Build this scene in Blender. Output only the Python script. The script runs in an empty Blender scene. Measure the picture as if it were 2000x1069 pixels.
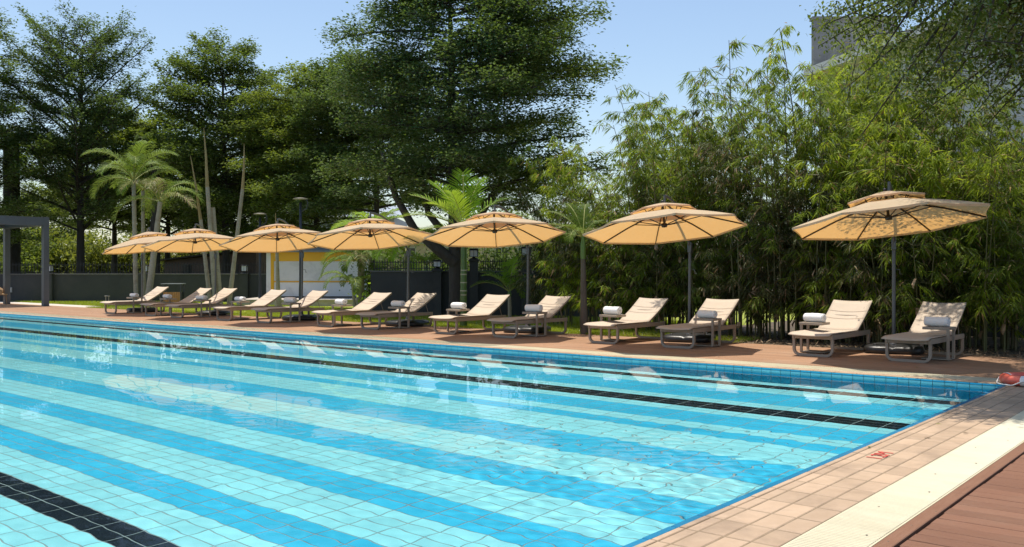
import bpy, bmesh, math, random
import numpy as np
from mathutils import Vector, Matrix

# ------------------------------------------------------------------ camera, sky, sun, exposure
scene = bpy.context.scene
COL = scene.collection
R = math.radians
YAW = R(39.46)
FPX = 1810.0
CAMH = 1.5
cam_data = bpy.data.cameras.new("camera")
cam_data.sensor_width = 36.0
cam_data.lens = 36.0 * FPX / 2000.0
cam_data.shift_y = -7.5 / 2000.0
cam_data.clip_end = 2000.0
cam = bpy.data.objects.new("camera", cam_data)
cam.location = (0, 0, CAMH)
cam.rotation_euler = (R(90), 0, YAW)
COL.objects.link(cam)
scene.camera = cam

SUN_EL = R(81)
SUN_DIR = Vector((-0.97 * math.cos(SUN_EL), 0.22 * math.cos(SUN_EL), math.sin(SUN_EL))).normalized()  # towards the sun
world = bpy.data.worlds.new("World")
scene.world = world
world.use_nodes = True
wn = world.node_tree.nodes
wl = world.node_tree.links
sky = wn.new("ShaderNodeTexSky")
sky.sky_type = 'NISHITA'
sky.sun_disc = False
sky.sun_elevation = SUN_EL
sky.sun_rotation = math.atan2(SUN_DIR.x, SUN_DIR.y)
sky.air_density = 1.1
sky.dust_density = 1.0
sky.ozone_density = 1.2
wl.new(sky.outputs[0], wn["Background"].inputs[0])
wn["Background"].inputs[1].default_value = 0.124

sun_data = bpy.data.lights.new("sun", 'SUN')
sun_data.energy = 4.2
sun_data.angle = R(0.53)
sun_data.color = (1.0, 0.93, 0.82)
sun_data.cycles.is_caustics_light = True
sun = bpy.data.objects.new("sun", sun_data)
sun.rotation_euler = (-SUN_DIR).to_track_quat('-Z', 'Y').to_euler()
sun.location = (0, 0, 30)
COL.objects.link(sun)

scene.view_settings.view_transform = 'Standard'
scene.view_settings.look = 'None'
scene.view_settings.exposure = 0.46
scene.view_settings.gamma = 1.0
scene.view_settings.use_curve_mapping = False
scene.cycles.max_bounces = 10
scene.cycles.transparent_max_bounces = 12
scene.cycles.caustics_refractive = True
scene.cycles.caustics_reflective = False
scene.cycles.sample_clamp_indirect = 6.0
scene.cycles.use_denoising = True

rng = np.random.default_rng(7)
random.seed(7)
sA, cA = math.sin(YAW), math.cos(YAW)

def ud(u, d, z=0.0):
    """a point u metres to the right and d metres ahead of the viewpoint (the rear of the garden runs square to that line)"""
    return Vector((-sA * d + cA * u, cA * d + sA * u, z))

def at(px, d, z=0.0):
    return ud((px - 1000.0) / FPX * d, d, z)

# ------------------------------------------------------------------ materials
def _pos(nt):
    t = nt.nodes.new("ShaderNodeTexCoord")
    return t.outputs["Object"]

def geo_pos(nt):
    g = nt.nodes.new("ShaderNodeNewGeometry")
    return g.outputs["Position"]

def noise(nt, vec, scale, detail=4, rough=.6, dist=0.0, stretch=None):
    if stretch:
        m = nt.nodes.new("ShaderNodeMapping")
        m.inputs["Scale"].default_value = stretch
        nt.links.new(vec, m.inputs["Vector"])
        vec = m.outputs[0]
    n = nt.nodes.new("ShaderNodeTexNoise")
    n.inputs["Scale"].default_value = scale
    n.inputs["Detail"].default_value = detail
    n.inputs["Roughness"].default_value = rough
    n.inputs["Distortion"].default_value = dist
    nt.links.new(vec, n.inputs["Vector"])
    return n.outputs["Fac"]

def math_node(nt, op, a, b=None, clamp=False):
    m = nt.nodes.new("ShaderNodeMath")
    m.operation = op
    m.use_clamp = clamp
    for i, v in enumerate((a, b)):
        if v is None:
            continue
        if isinstance(v, (int, float)):
            m.inputs[i].default_value = v
        else:
            nt.links.new(v, m.inputs[i])
    return m.outputs[0]

def mix_col(nt, fac, a, b, blend='MIX'):
    m = nt.nodes.new("ShaderNodeMix")
    m.data_type = 'RGBA'
    m.blend_type = blend
    m.clamp_factor = True
    for sock, v in ((m.inputs["Factor"], fac), (m.inputs["A"], a), (m.inputs["B"], b)):
        if isinstance(v, (int, float)):
            sock.default_value = v
        elif isinstance(v, tuple):
            sock.default_value = (*v, 1) if len(v) == 3 else v
        else:
            nt.links.new(v, sock)
    return m.outputs["Result"]

def ramp(nt, fac, lo, hi):
    m = nt.nodes.new("ShaderNodeMapRange")
    m.inputs["From Min"].default_value = lo
    m.inputs["From Max"].default_value = hi
    nt.links.new(fac, m.inputs["Value"])
    return m.outputs[0]

def rnd_value(nt):
    """-0.5..0.5, one value per object, or per piece where the mesh stores it"""
    oi = nt.nodes.new("ShaderNodeObjectInfo")
    at_ = nt.nodes.new("ShaderNodeAttribute")
    at_.attribute_name = "v"
    s = math_node(nt, 'ADD', oi.outputs["Random"], at_.outputs["Fac"])
    s = math_node(nt, 'FRACT', s)
    return math_node(nt, 'SUBTRACT', s, 0.5)

def mat(name, col, rough=.6, col2=None, scale=6.0, stretch=None, piece=0.0, bump=0.0, bscale=40.0,
        metallic=0.0, spec=.5, coat=0.0, dirt=None, dirt_scale=1.5, dirt_range=(.5, .75), bstretch=None, sheen=0.0, world_pos=True):
    m = bpy.data.materials.new(name)
    m.use_nodes = True
    nt = m.node_tree
    b = nt.nodes["Principled BSDF"]
    vec = geo_pos(nt) if world_pos else _pos(nt)
    c = col
    if col2 is not None:
        c = mix_col(nt, ramp(nt, noise(nt, vec, scale, 5, .65, .2, stretch), .3, .7), col, col2)
    if dirt is not None:
        f = ramp(nt, noise(nt, vec, dirt_scale, 6, .7, .4), *dirt_range)
        c = mix_col(nt, f, c, dirt)
    if piece:
        hv = nt.nodes.new("ShaderNodeHueSaturation")
        r = rnd_value(nt)
        nt.links.new(math_node(nt, 'ADD', math_node(nt, 'MULTIPLY', r, piece * 2), 1.0), hv.inputs["Value"])
        if isinstance(c, tuple):
            hv.inputs["Color"].default_value = (*c, 1)
        else:
            nt.links.new(c, hv.inputs["Color"])
        c = hv.outputs[0]
    if isinstance(c, tuple):
        b.inputs["Base Color"].default_value = (*c, 1)
    else:
        nt.links.new(c, b.inputs["Base Color"])
    b.inputs["Roughness"].default_value = rough
    b.inputs["Metallic"].default_value = metallic
    b.inputs["Specular IOR Level"].default_value = spec
    b.inputs["Coat Weight"].default_value = coat
    if sheen:
        b.inputs["Sheen Weight"].default_value = sheen
    if bump:
        bp = nt.nodes.new("ShaderNodeBump")
        bp.inputs["Strength"].default_value = bump
        bp.inputs["Distance"].default_value = .01
        nt.links.new(noise(nt, vec, bscale, 5, .6, 0, bstretch), bp.inputs["Height"])
        nt.links.new(bp.outputs[0], b.inputs["Normal"])
    return m

def leaf_mat(name, dark, light, trans, tw=.4, gloss=.55, dry=None, dry_at=.93):
    """leaf: diffuse + light passing through + a weak sheen; colour varies from leaf to leaf"""
    m = bpy.data.materials.new(name)
    m.use_nodes = True
    nt = m.node_tree
    nt.nodes.remove(nt.nodes["Principled BSDF"])
    out = nt.nodes["Material Output"]
    a = nt.nodes.new("ShaderNodeAttribute")
    a.attribute_name = "v"
    n = noise(nt, geo_pos(nt), .7, 3)
    f = math_node(nt, 'ADD', math_node(nt, 'MULTIPLY', a.outputs["Fac"], .6), math_node(nt, 'MULTIPLY', ramp(nt, n, .35, .65), .4))
    c = mix_col(nt, f, dark, light)
    t = mix_col(nt, f, tuple(x * .75 for x in trans), trans)
    if dry is not None:
        g = math_node(nt, 'GREATER_THAN', a.outputs["Fac"], dry_at)
        c = mix_col(nt, g, c, dry)
        t = mix_col(nt, g, t, tuple(x * .8 for x in dry))
    df = nt.nodes.new("ShaderNodeBsdfDiffuse")
    tr = nt.nodes.new("ShaderNodeBsdfTranslucent")
    gl = nt.nodes.new("ShaderNodeBsdfGlossy")
    gl.inputs["Roughness"].default_value = gloss
    gl.inputs["Color"].default_value = (.8, .85, .8, 1)
    nt.links.new(c, df.inputs[0])
    nt.links.new(t, tr.inputs[0])
    mx = nt.nodes.new("ShaderNodeMixShader")
    mx.inputs[0].default_value = tw
    nt.links.new(df.outputs[0], mx.inputs[1])
    nt.links.new(tr.outputs[0], mx.inputs[2])
    fr = nt.nodes.new("ShaderNodeFresnel")
    fr.inputs[0].default_value = 1.35
    mx2 = nt.nodes.new("ShaderNodeMixShader")
    nt.links.new(math_node(nt, 'MULTIPLY', fr.outputs[0], .28), mx2.inputs[0])
    nt.links.new(mx.outputs[0], mx2.inputs[1])
    nt.links.new(gl.outputs[0], mx2.inputs[2])
    nt.links.new(mx2.outputs[0], out.inputs[0])
    return m

# ------------------------------------------------------------------ mesh helpers
def new_obj(name, me, material=None, parent=None):
    o = bpy.data.objects.new(name, me)
    COL.objects.link(o)
    if material is not None and me is not None and not me.materials:
        me.materials.append(material)
    if parent is not None:
        o.parent = parent
    return o

def empty(name, loc=(0, 0, 0), rz=0.0):
    o = bpy.data.objects.new(name, None)
    o.empty_display_size = .2
    o.location = loc
    o.rotation_euler = (0, 0, rz)
    COL.objects.link(o)
    return o

def tag(o, label=None, cat=None, group=None, kind=None):
    if label: o["label"] = label
    if cat: o["category"] = cat
    if group: o["group"] = group
    if kind: o["kind"] = kind
    return o

def np_mesh(name, verts, quads=None, tris=None, facev=None, smooth=False):
    """fast mesh from arrays; facev = one value per face, stored as attribute v"""
    me = bpy.data.meshes.new(name)
    verts = np.asarray(verts, dtype=np.float32).reshape(-1, 3)
    nq = 0 if quads is None else len(quads)
    ntr = 0 if tris is None else len(tris)
    me.vertices.add(len(verts))
    me.vertices.foreach_set("co", verts.ravel())
    parts = []
    if nq: parts.append(np.asarray(quads, dtype=np.int32).ravel())
    if ntr: parts.append(np.asarray(tris, dtype=np.int32).ravel())
    li = np.concatenate(parts)
    me.loops.add(len(li))
    me.loops.foreach_set("vertex_index", li)
    me.polygons.add(nq + ntr)
    ls = np.concatenate([np.arange(nq) * 4, nq * 4 + np.arange(ntr) * 3]).astype(np.int32)
    lt = np.concatenate([np.full(nq, 4), np.full(ntr, 3)]).astype(np.int32)
    me.polygons.foreach_set("loop_start", ls)
    me.polygons.foreach_set("loop_total", lt)
    me.polygons.foreach_set("use_smooth", np.full(nq + ntr, smooth, dtype=bool))
    if facev is not None:
        a = me.attributes.new("v", 'FLOAT', 'FACE')
        a.data.foreach_set("value", np.asarray(facev, dtype=np.float32))
    me.update(calc_edges=True)
    return me

class MB:
    """collects shapes, then builds ONE mesh"""
    def __init__(s):
        s.v = []; s.f = []; s.sm = []
    def add(s, vs, fs, smooth=False):
        n = len(s.v)
        s.v.extend([tuple(p) for p in vs])
        s.f.extend([tuple(i + n for i in f) for f in fs])
        s.sm.extend([smooth] * len(fs))
        return s
    def box(s, x0, x1, y0, y1, z0, z1, M=None, bev=0.0):
        if bev > 0:
            bm = bmesh.new()
            bmesh.ops.create_cube(bm, size=1)
            for v in bm.verts:
                v.co = Vector((x0 + (v.co.x + .5) * (x1 - x0), y0 + (v.co.y + .5) * (y1 - y0), z0 + (v.co.z + .5) * (z1 - z0)))
            bmesh.ops.bevel(bm, geom=bm.edges[:], offset=bev, segments=2, affect='EDGES', profile=.5)
            vs = [v.co.copy() for v in bm.verts]
            bm.verts.index_update()
            fs = [[v.index for v in f.verts] for f in bm.faces]
            bm.free()
        else:
            vs = [Vector(p) for p in ((x0, y0, z0), (x1, y0, z0), (x1, y1, z0), (x0, y1, z0), (x0, y0, z1), (x1, y0, z1), (x1, y1, z1), (x0, y1, z1))]
            fs = [(0, 3, 2, 1), (4, 5, 6, 7), (0, 1, 5, 4), (1, 2, 6, 5), (2, 3, 7, 6), (3, 0, 4, 7)]
        if M is not None:
            vs = [M @ v for v in vs]
        return s.add(vs, fs)
    def tube(s, pts, rad, n=8, cap=True, smooth=True, flat=None):
        """swept tube; rad number or list; flat=(w,h) gives a rectangular bar"""
        pts = [Vector(p) for p in pts]
        k = len(pts)
        rads = rad if isinstance(rad, (list, tuple)) else [rad] * k
        rings = []
        up = None
        for i in range(k):
            t = (pts[min(i + 1, k - 1)] - pts[max(i - 1, 0)])
            if t.length < 1e-9: t = Vector((0, 0, 1))
            t.normalize()
            if up is None:
                up = Vector((0, 0, 1)) if abs(t.z) < .95 else Vector((0, 1, 0))
            side = t.cross(up)
            if side.length < 1e-4:
                side = t.cross(Vector((1, 0, 0)))
            side.normalize()
            nup = side.cross(t).normalized()
            up = nup
            ring = []
            if flat:
                w, h = flat
                for (a, b) in ((-1, -1), (1, -1), (1, 1), (-1, 1)):
                    ring.append(pts[i] + side * a * w / 2 + nup * b * h / 2)
            else:
                for j in range(n):
                    a = 2 * math.pi * j / n
                    ring.append(pts[i] + (side * math.cos(a) + nup * math.sin(a)) * rads[i])
            rings.append(ring)
        m = len(rings[0])
        vs = [p for r in rings for p in r]
        fs = []
        for i in range(k - 1):
            for j in range(m):
                fs.append((i * m + j, i * m + (j + 1) % m, (i + 1) * m + (j + 1) % m, (i + 1) * m + j))
        s.add(vs, fs, smooth and not flat)
        if cap:
            s.add(rings[0], [tuple(range(m))[::-1]])
            s.add(rings[-1], [tuple(range(m))])
        return s
    def lathe(s, prof, n=16, c=(0, 0, 0), smooth=True):
        c = Vector(c)
        vs = []; fs = []
        for (r, z) in prof:
            for j in range(n):
                a = 2 * math.pi * j / n
                vs.append(c + Vector((r * math.cos(a), r * math.sin(a), z)))
        for i in range(len(prof) - 1):
            for j in range(n):
                fs.append((i * n + j, i * n + (j + 1) % n, (i + 1) * n + (j + 1) % n, (i + 1) * n + j))
        return s.add(vs, fs, smooth)
    def mesh(s, name):
        me = bpy.data.meshes.new(name)
        me.from_pydata(s.v, [], s.f)
        me.polygons.foreach_set("use_smooth", s.sm)
        me.update()
        return me
    def build(s, name, material, parent=None):
        return new_obj(name, s.mesh(name), material, parent)

def copy_tree(o, parent=None):
    c = o.copy()
    COL.objects.link(c)
    c.parent = parent
    for ch in list(o.children):
        copy_tree(ch, c)
    return c

def slab_mesh(name, sx, sy, h, bev=.003):
    """a plate lying on z=0 downwards: top face with a chamfered edge; centred"""
    x, y, b = sx / 2, sy / 2, bev
    vs = [(-x, -y, -h), (x, -y, -h), (x, y, -h), (-x, y, -h), (-x, -y, -b), (x, -y, -b), (x, y, -b), (-x, y, -b),
          (-x + b, -y + b, 0), (x - b, -y + b, 0), (x - b, y - b, 0), (-x + b, y - b, 0)]
    fs = [(8, 9, 10, 11)]
    for i in range(4):
        j = (i + 1) % 4
        fs += [(i, j, 4 + j, 4 + i), (4 + i, 4 + j, 8 + j, 8 + i)]
    me = bpy.data.meshes.new(name)
    me.from_pydata(vs, [], fs)
    me.update()
    return me

def joined_slabs(name, cx, cy, z, sx, sy, h, bev=.003):
    """many plates in one mesh, arrays of centres and sizes, each with its own value v"""
    n = len(cx)
    cx = np.asarray(cx)[:, None]; cy = np.asarray(cy)[:, None]
    hx = np.broadcast_to(np.asarray(sx, dtype=float).reshape(-1, 1) / 2, (n, 1)); hy = np.broadcast_to(np.asarray(sy, dtype=float).reshape(-1, 1) / 2, (n, 1))
    sxx = np.array([-1, 1, 1, -1])[None, :]; syy = np.array([-1, -1, 1, 1])[None, :]
    low = np.stack([cx + sxx * hx, cy + syy * hy, np.full((n, 4), z - h)], -1)
    top = np.stack([cx + sxx * (hx - bev), cy + syy * (hy - bev), np.full((n, 4), z)], -1)
    v = np.concatenate([low, top], 1).reshape(-1, 3)
    b = (np.arange(n) * 8)[:, None]
    q = [np.concatenate([b + 4, b + 5, b + 6, b + 7], 1)]
    for i in range(4):
        j = (i + 1) % 4
        q.append(np.concatenate([b + i, b + j, b + 4 + j, b + 4 + i], 1))
    q = np.stack(q, 1).reshape(-1, 4)
    fv = np.repeat(rng.random(n), 5)
    return np_mesh(name, v, quads=q, facev=fv)
# ------------------------------------------------------------------ the pool
PX1, PX0 = -2.68, -46.0          # right and left edge of the water
PY0, PY1 = -3.0, 13.43           # near and far edge
WZ = -0.060                      # water level below the deck
FZ = -1.285                      # pool floor
TX, TY = 0.3258, 0.155

M_grout = mat("pool_grout", (.25, .335, .315), .8, (.34, .42, .40), 3)
def tile_mat(name, col, col2):
    return mat(name, col, .38, col2, 2.2, piece=.07, bump=.06, bscale=9, spec=.18, dirt=tuple(c * .86 for c in col), dirt_scale=.6, dirt_range=(.45, .8))
M_cyan = tile_mat("tile_cyan", (.29, .76, .79), (.34, .80, .82))
M_blue = tile_mat("tile_blue", (.045, .51, .74), (.06, .56, .78))
M_black = tile_mat("tile_black", (.006, .012, .018), (.012, .02, .028))

bands = [(-60, -20, 'c'), (-20, -16, 'b'), (-16, -12, 'c'), (-12, -9, 'b'), (-9, 0, 'c'), (0, 2, 'k'), (2, 5, 'c'), (5, 8, 'b'), (8, 12, 'c'), (12, 15, 'b'), (15, 19, 'c'), (19, 23, 'b'), (23, 28, 'c'),
         (28, 33, 'b'), (33, 38, 'c'), (38, 40, 'b'), (40, 42, 'c'), (42, 46, 'b'), (46, 48, 'c'), (48, 51, 'k'), (51, 53, 'c'), (53, 59, 'b'),
         (59, 62, 'c'), (62, 64, 'k'), (64, 66, 'c')]
def band(r):
    for a, b, c in bands:
        if a <= r < b: return c
    return 'c'

pool_floor = MB().box(PX0, PX1 + .02, PY0, PY1 + .02, FZ - .2, FZ - .006).build("pool_floor", M_grout)
tag(pool_floor, kind="structure")
RECEIVERS = [pool_floor]

def seen_from(x, y, z):
    """where a point of the pool floor is seen through the surface: (px, py, distance)"""
    r = math.hypot(x, y); hh = CAMH - WZ; dep = WZ - z
    lo, hi = 0.0, r
    for _ in range(30):
        m = (lo + hi) / 2
        th = math.asin(m / math.hypot(m, hh) / 1.33)
        if m + dep * math.tan(th) < r: lo = m
        else: hi = m
    sx, sy = x * lo / r, y * lo / r
    d = -sA * sx + cA * sy; l = cA * sx + sA * sy
    if d < .2: return None
    return 1000 + FPX * l / d, 527 + FPX * hh / d, math.hypot(lo, hh)

jx = [-3.746 + 3 * TX + .0]                   # joints across the pool
tiles = []
xe = [PX1]
x = -3.746 + 3 * TX
while x > PX0:
    if x < PX1 - .02: xe.append(x)
    x -= TX
for i in range(len(xe) - 1):
    for r in range(-39, 66):
        tiles.append(((xe[i] + xe[i + 1]) / 2, 3.20 + TY * (r + .5), xe[i] - xe[i + 1], r))
rank = []
for k, (x, y, w, r) in enumerate(tiles):
    if -12 < x and y < 9 and y > .5:
        s = seen_from(x, y, FZ)
        if s and -40 < s[0] < 2000 and s[1] < 1090 and x < PX1 - .1:
            rank.append((s[2], k))
rank.sort()
near = set(k for _, k in rank[:300])
tile_me = {}
for key, m_ in (('c', M_cyan), ('b', M_blue), ('k', M_black)):
    me = slab_mesh("pool_tile", TX - .011, TY - .010, .006, .002)
    me.materials.append(m_)
    tile_me[key] = me
for k in sorted(near):
    x, y, w, r = tiles[k]
    if abs(w - TX) > .01:
        near.discard(k); continue
    o = new_obj("pool_tile", tile_me[band(r)], None, pool_floor)
    o.location = (x, y, FZ + random.uniform(-.0006, .0006))
    RECEIVERS.append(o)
for key, m_ in (('c', M_cyan), ('b', M_blue), ('k', M_black)):
    sel = [t for k, t in enumerate(tiles) if k not in near and band(t[3]) == key]
    me = joined_slabs("pool_tile_field", [t[0] for t in sel], [t[1] for t in sel], FZ, [t[2] - .011 for t in sel], TY - .010, .006, .002)
    o = new_obj("pool_tile_field", me, m_, pool_floor)
    tag(o, kind="stuff")
    RECEIVERS.append(o)

# pool walls: concrete shell with tiles set on the faces
def pool_wall(name, along, a0, a1, fixed, inward, step):
    """wall face at x or y = fixed, facing inward (+1/-1 along the other axis)"""
    th = .3
    mb = MB()
    if along == 'x':
        y0, y1 = sorted((fixed, fixed - inward * th))
        mb.box(a0, a1, y0, y1, FZ - .2, -.006)
    else:
        x0, x1 = sorted((fixed, fixed - inward * th))
        mb.box(x0, x1, a0, a1, FZ - .2, -.006)
    w = mb.build(name, M_grout)
    tag(w, kind="structure")
    RECEIVERS.append(w)
    rows = [(-.004, -.030, 'b'), (-.030, -.19, 'c')]
    z = -.19; i = 0
    while z > FZ + .02:
        z2 = max(z - .32, FZ)
        rows.append((z, z2, 'b')); z = z2; i += 1
    n = int((a1 - a0) / step)
    singles = 0
    rest = {'b': [], 'c': []}
    for k in range(n):
        c = a1 - (k + .5) * step
        for ri, (za, zb, key) in enumerate(rows):
            rest[key].append((c, (za + zb) / 2, step - .0055, za - zb - .004, k, ri))
    proto = {}
    for key, m_ in (('b', M_blue), ('c', M_cyan)):
        left = []
        for (c, zc, w_, h_, k, ri) in rest[key]:
            if name == "pool_wall_far" and k < 75 and ri < 3:
                pk = (key, round(h_, 3))
                if pk not in proto:
                    proto[pk] = slab_mesh("wall_tile", w_, h_, .008, .002)
                    proto[pk].materials.append(m_)
                o = new_obj("wall_tile", proto[pk], None, w)
                o.location = (c, fixed - .006, zc)
                o.rotation_euler = (R(90), 0, 0)
                RECEIVERS.append(o)
            else:
                left.append((c, zc, w_, h_))
        if left:
            me = joined_slabs("wall_tile_field", [t[0] for t in left], [t[1] for t in left], 0, [t[2] for t in left], [t[3] for t in left], .008, .002)
            o = new_obj("wall_tile_field", me, m_, w)
            tag(o, kind="stuff")
            if along == 'x' and inward < 0:
                o.rotation_euler = (R(90), 0, 0); o.location = (0, fixed - .006, 0)
            elif along == 'y':
                o.rotation_euler = (R(90), 0, R(90)) if inward > 0 else (R(90), 0, R(90))
                o.location = (fixed + inward * .006, 0, 0)
            RECEIVERS.append(o)
    return w
pool_wall("pool_wall_far", 'x', PX0, PX1, PY1, -1, TY)
pool_wall("pool_wall_left", 'y', PY0, PY1, PX0, 1, TY)
# the right wall faces away from the viewer
w = MB().box(PX1, PX1 + .3, PY0, PY1, FZ - .2, -.012).build("pool_wall_right", M_blue); tag(w, kind="structure"); RECEIVERS.append(w)
w = MB().box(PX0, PX1, PY0 - .3, PY0, FZ - .2, -.012).build("pool_wall_near", M_blue); tag(w, kind="structure"); RECEIVERS.append(w)

# water surface with real ripples
def water_material():
    m = bpy.data.materials.new("pool_water")
    m.use_nodes = True
    nt = m.node_tree
    nt.nodes.remove(nt.nodes["Principled BSDF"])
    out = nt.nodes["Material Output"]
    rf = nt.nodes.new("ShaderNodeBsdfRefraction")
    rf.inputs["Color"].default_value = (.93, .985, 1.0, 1)
    rf.inputs["Roughness"].default_value = 0
    rf.inputs["IOR"].default_value = 1.33
    gl = nt.nodes.new("ShaderNodeBsdfGlossy")
    gl.inputs["Roughness"].default_value = 0.0
    gl.inputs["Color"].default_value = (1, 1, 1, 1)
    fr = nt.nodes.new("ShaderNodeFresnel")
    fr.inputs[0].default_value = WATER_FRESNEL
    mx = nt.nodes.new("ShaderNodeMixShader")
    nt.links.new(fr.outputs[0], mx.inputs[0])
    nt.links.new(rf.outputs[0], mx.inputs[1])
    nt.links.new(gl.outputs[0], mx.inputs[2])
    nt.links.new(mx.outputs[0], out.inputs[0])
    return m
WATER_FRESNEL = 1.07

gx = [PX1]
st = .032
while gx[-1] > PX0 + .3:
    gx.append(gx[-1] - st)
    st = min(st * (1.0015 if gx[-1] > -11 else 1.03), .35)
gx.append(PX0)
gx = np.array(gx[::-1])
gy = np.concatenate([np.arange(PY0, 2.2, .12), np.arange(2.2, 8.6, .032), np.arange(8.6, PY1 - .03, .065), [PY1]])
XX, YY = np.meshgrid(gx, gy, indexing='ij')
ZZ = np.zeros_like(XX)
wr = np.random.default_rng(3)
mod = np.clip(.45 + .75 * np.sin(XX * .55 + 1.1 * np.sin(YY * .4) + .6) * np.sin(YY * .7 + .8 * np.sin(XX * .33)), .22, 1.3)
RR = np.hypot(XX, YY)
for k in range(44):
    small = k >= 12
    lam = math.exp(wr.uniform(math.log(.11), math.log(.32))) if small else math.exp(wr.uniform(math.log(.45), math.log(1.6)))
    th = wr.uniform(0, 2 * math.pi)
    amp = (.0105 if small else .0034) * lam * wr.uniform(.4, 1.0) / (2 * math.pi)
    kx, ky = math.cos(th) * 2 * math.pi / lam, math.sin(th) * 2 * math.pi / lam
    wob = .9 * np.sin(XX * wr.uniform(.5, 1.6) + YY * wr.uniform(.4, 1.5) + wr.uniform(0, 6))
    damp = (.02 + .98 / (1 + np.exp((RR - 9.0) / 1.1))) if small else (.16 + .84 / (1 + np.exp((RR - 9.5) / 1.6)))
    ZZ += amp * (mod if small else 1.0) * np.sin(kx * XX + ky * YY + wob + wr.uniform(0, 6)) * damp
nxg, nyg = XX.shape
idx = np.arange(nxg * nyg).reshape(nxg, nyg)
quads = np.stack([idx[:-1, :-1], idx[1:, :-1], idx[1:, 1:], idx[:-1, 1:]], -1).reshape(-1, 4)
water_me = np_mesh("pool_water", np.stack([XX, YY, ZZ + WZ], -1), quads=quads, smooth=True)
water = new_obj("pool_water", water_me, water_material())
tag(water, kind="structure")
water.cycles.is_caustics_caster = True
for o in RECEIVERS:
    o.cycles.is_caustics_receiver = True
# ------------------------------------------------------------------ ground, decks, coping, drains
M_ground = mat("garden_ground", (.10, .10, .045), .95, (.16, .13, .07), .8, bump=.5, bscale=12)
ground = MB()
G = 700
ex0, ex1, ey0, ey1 = PX0 - .32, PX1 + .32, PY0 - .32, PY1 + .32
for (x0, x1, y0, y1) in ((-G, ex0, -G, G), (ex1, G, -G, G), (ex0, ex1, -G, ey0), (ex0, ex1, ey1, G)):
    ground.add([(x0, y0, -.16), (x1, y0, -.16), (x1, y1, -.16), (x0, y1, -.16)], [(0, 1, 2, 3)])
tag(ground.build("ground", M_ground), kind="structure")

M_sub = mat("deck_joist_shadow_gap", (.03, .024, .02), .9)
M_deck = mat("deck_composite", (.31, .18, .108), .55, (.36, .215, .132), 3.0, stretch=(1.2, 14, 1), spec=.18, piece=.10, bump=.35, bscale=30, bstretch=(1.5, 40, 1),
             dirt=(.37, .255, .18), dirt_scale=.9, dirt_range=(.5, .85))
M_deckn = mat("deck_composite_red", (.195, .095, .058), .5, (.235, .12, .075), 3.0, stretch=(1.2, 14, 1), spec=.18, piece=.12, bump=.4, bscale=30, bstretch=(1.5, 40, 1),
             dirt=(.235, .14, .092), dirt_scale=.9, dirt_range=(.5, .85))
M_deck2 = mat("deck_composite_trim", (.21, .105, .064), .5, (.25, .135, .085), 3.0, stretch=(14, 1.2, 1), spec=.18, piece=.06, bump=.3, bscale=30, bstretch=(40, 1.5, 1))
M_cope = mat("coping_tile", (.40, .285, .19), .55, (.46, .335, .23), 5, spec=.18, piece=.11, bump=.15, bscale=60, dirt=(.29, .21, .145), dirt_scale=1.7, dirt_range=(.48, .72))
M_joint = mat("coping_joint", (.15, .105, .06), .9, (.27, .20, .125), 8)
M_grate = mat("grate_plastic", (.54, .485, .33), .42, (.59, .535, .375), 3, piece=.03, dirt=(.43, .37, .235), dirt_scale=1.1, dirt_range=(.55, .85))
M_screw = mat("screw_head", (.10, .08, .06), .4, metallic=.6)

DY0, DY1 = 14.17, 17.66     # pool deck behind the pool
def wood_mesh(l, w, h=.024, bev=.003, name="deck_board"):
    return slab_mesh(name, l, w, h, bev)

# far deck
far_deck = MB().box(-47.5, 7.0, DY0, DY1 - .01, -.15, -.032).build("pool_deck", M_sub)
tag(far_deck, kind="structure")
bl, bw = 4.3, .1454
cache = {}
for r in range(24):
    x = 7.0 - random.uniform(.3, 4.0)
    edges = [7.0]
    while x > -47.5:
        edges.append(x); x -= bl
    edges.append(-47.5)
    for i in range(len(edges) - 1):
        L = round(edges[i] - edges[i + 1], 2)
        if L not in cache:
            cache[L] = wood_mesh(L - .004, bw - .006); cache[L].materials.append(M_deck)
        o = new_obj("deck_board", cache[L], None, far_deck)
        o.location = ((edges[i] + edges[i + 1]) / 2, DY0 + (r + .5) * bw, random.uniform(-.001, .001))
# near deck on the right: boards square to the pool edge, a trim board along the drain
near_deck = MB().box(-1.69, 7.0, -4.0, DY0 - .02, -.15, -.034).build("side_deck", M_sub)
tag(near_deck, kind="structure")
me = wood_mesh(6.0, bw - .008); me.materials.append(M_deckn)
y = 0.0
while y < DY0 - .1:
    o = new_obj("deck_board", me, None, near_deck)
    o.location = (-1.575 + 3.0 + random.uniform(-.004, .004), y + bw / 2, random.uniform(-.0015, .001))
    y += bw
y = .9
while y < DY0 - .3:
    L = min(2.9, DY0 - .03 - y)
    mesh_ = slab_mesh("trim_board", .088, L - .004, .026, .004); mesh_.materials.append(M_deck2)
    o = new_obj("trim_board", mesh_, None, near_deck)
    o.location = (-1.6405, y + L / 2, .003)
    for k in range(int(L / .42)):
        s = MB().lathe([(0.0, .0012), (.005, .001), (.006, 0)], 8).build("screw", M_screw, o)
        s.location = (random.uniform(-.008, .02), -L / 2 + .2 + k * .42, .0)
    y += L

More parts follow.
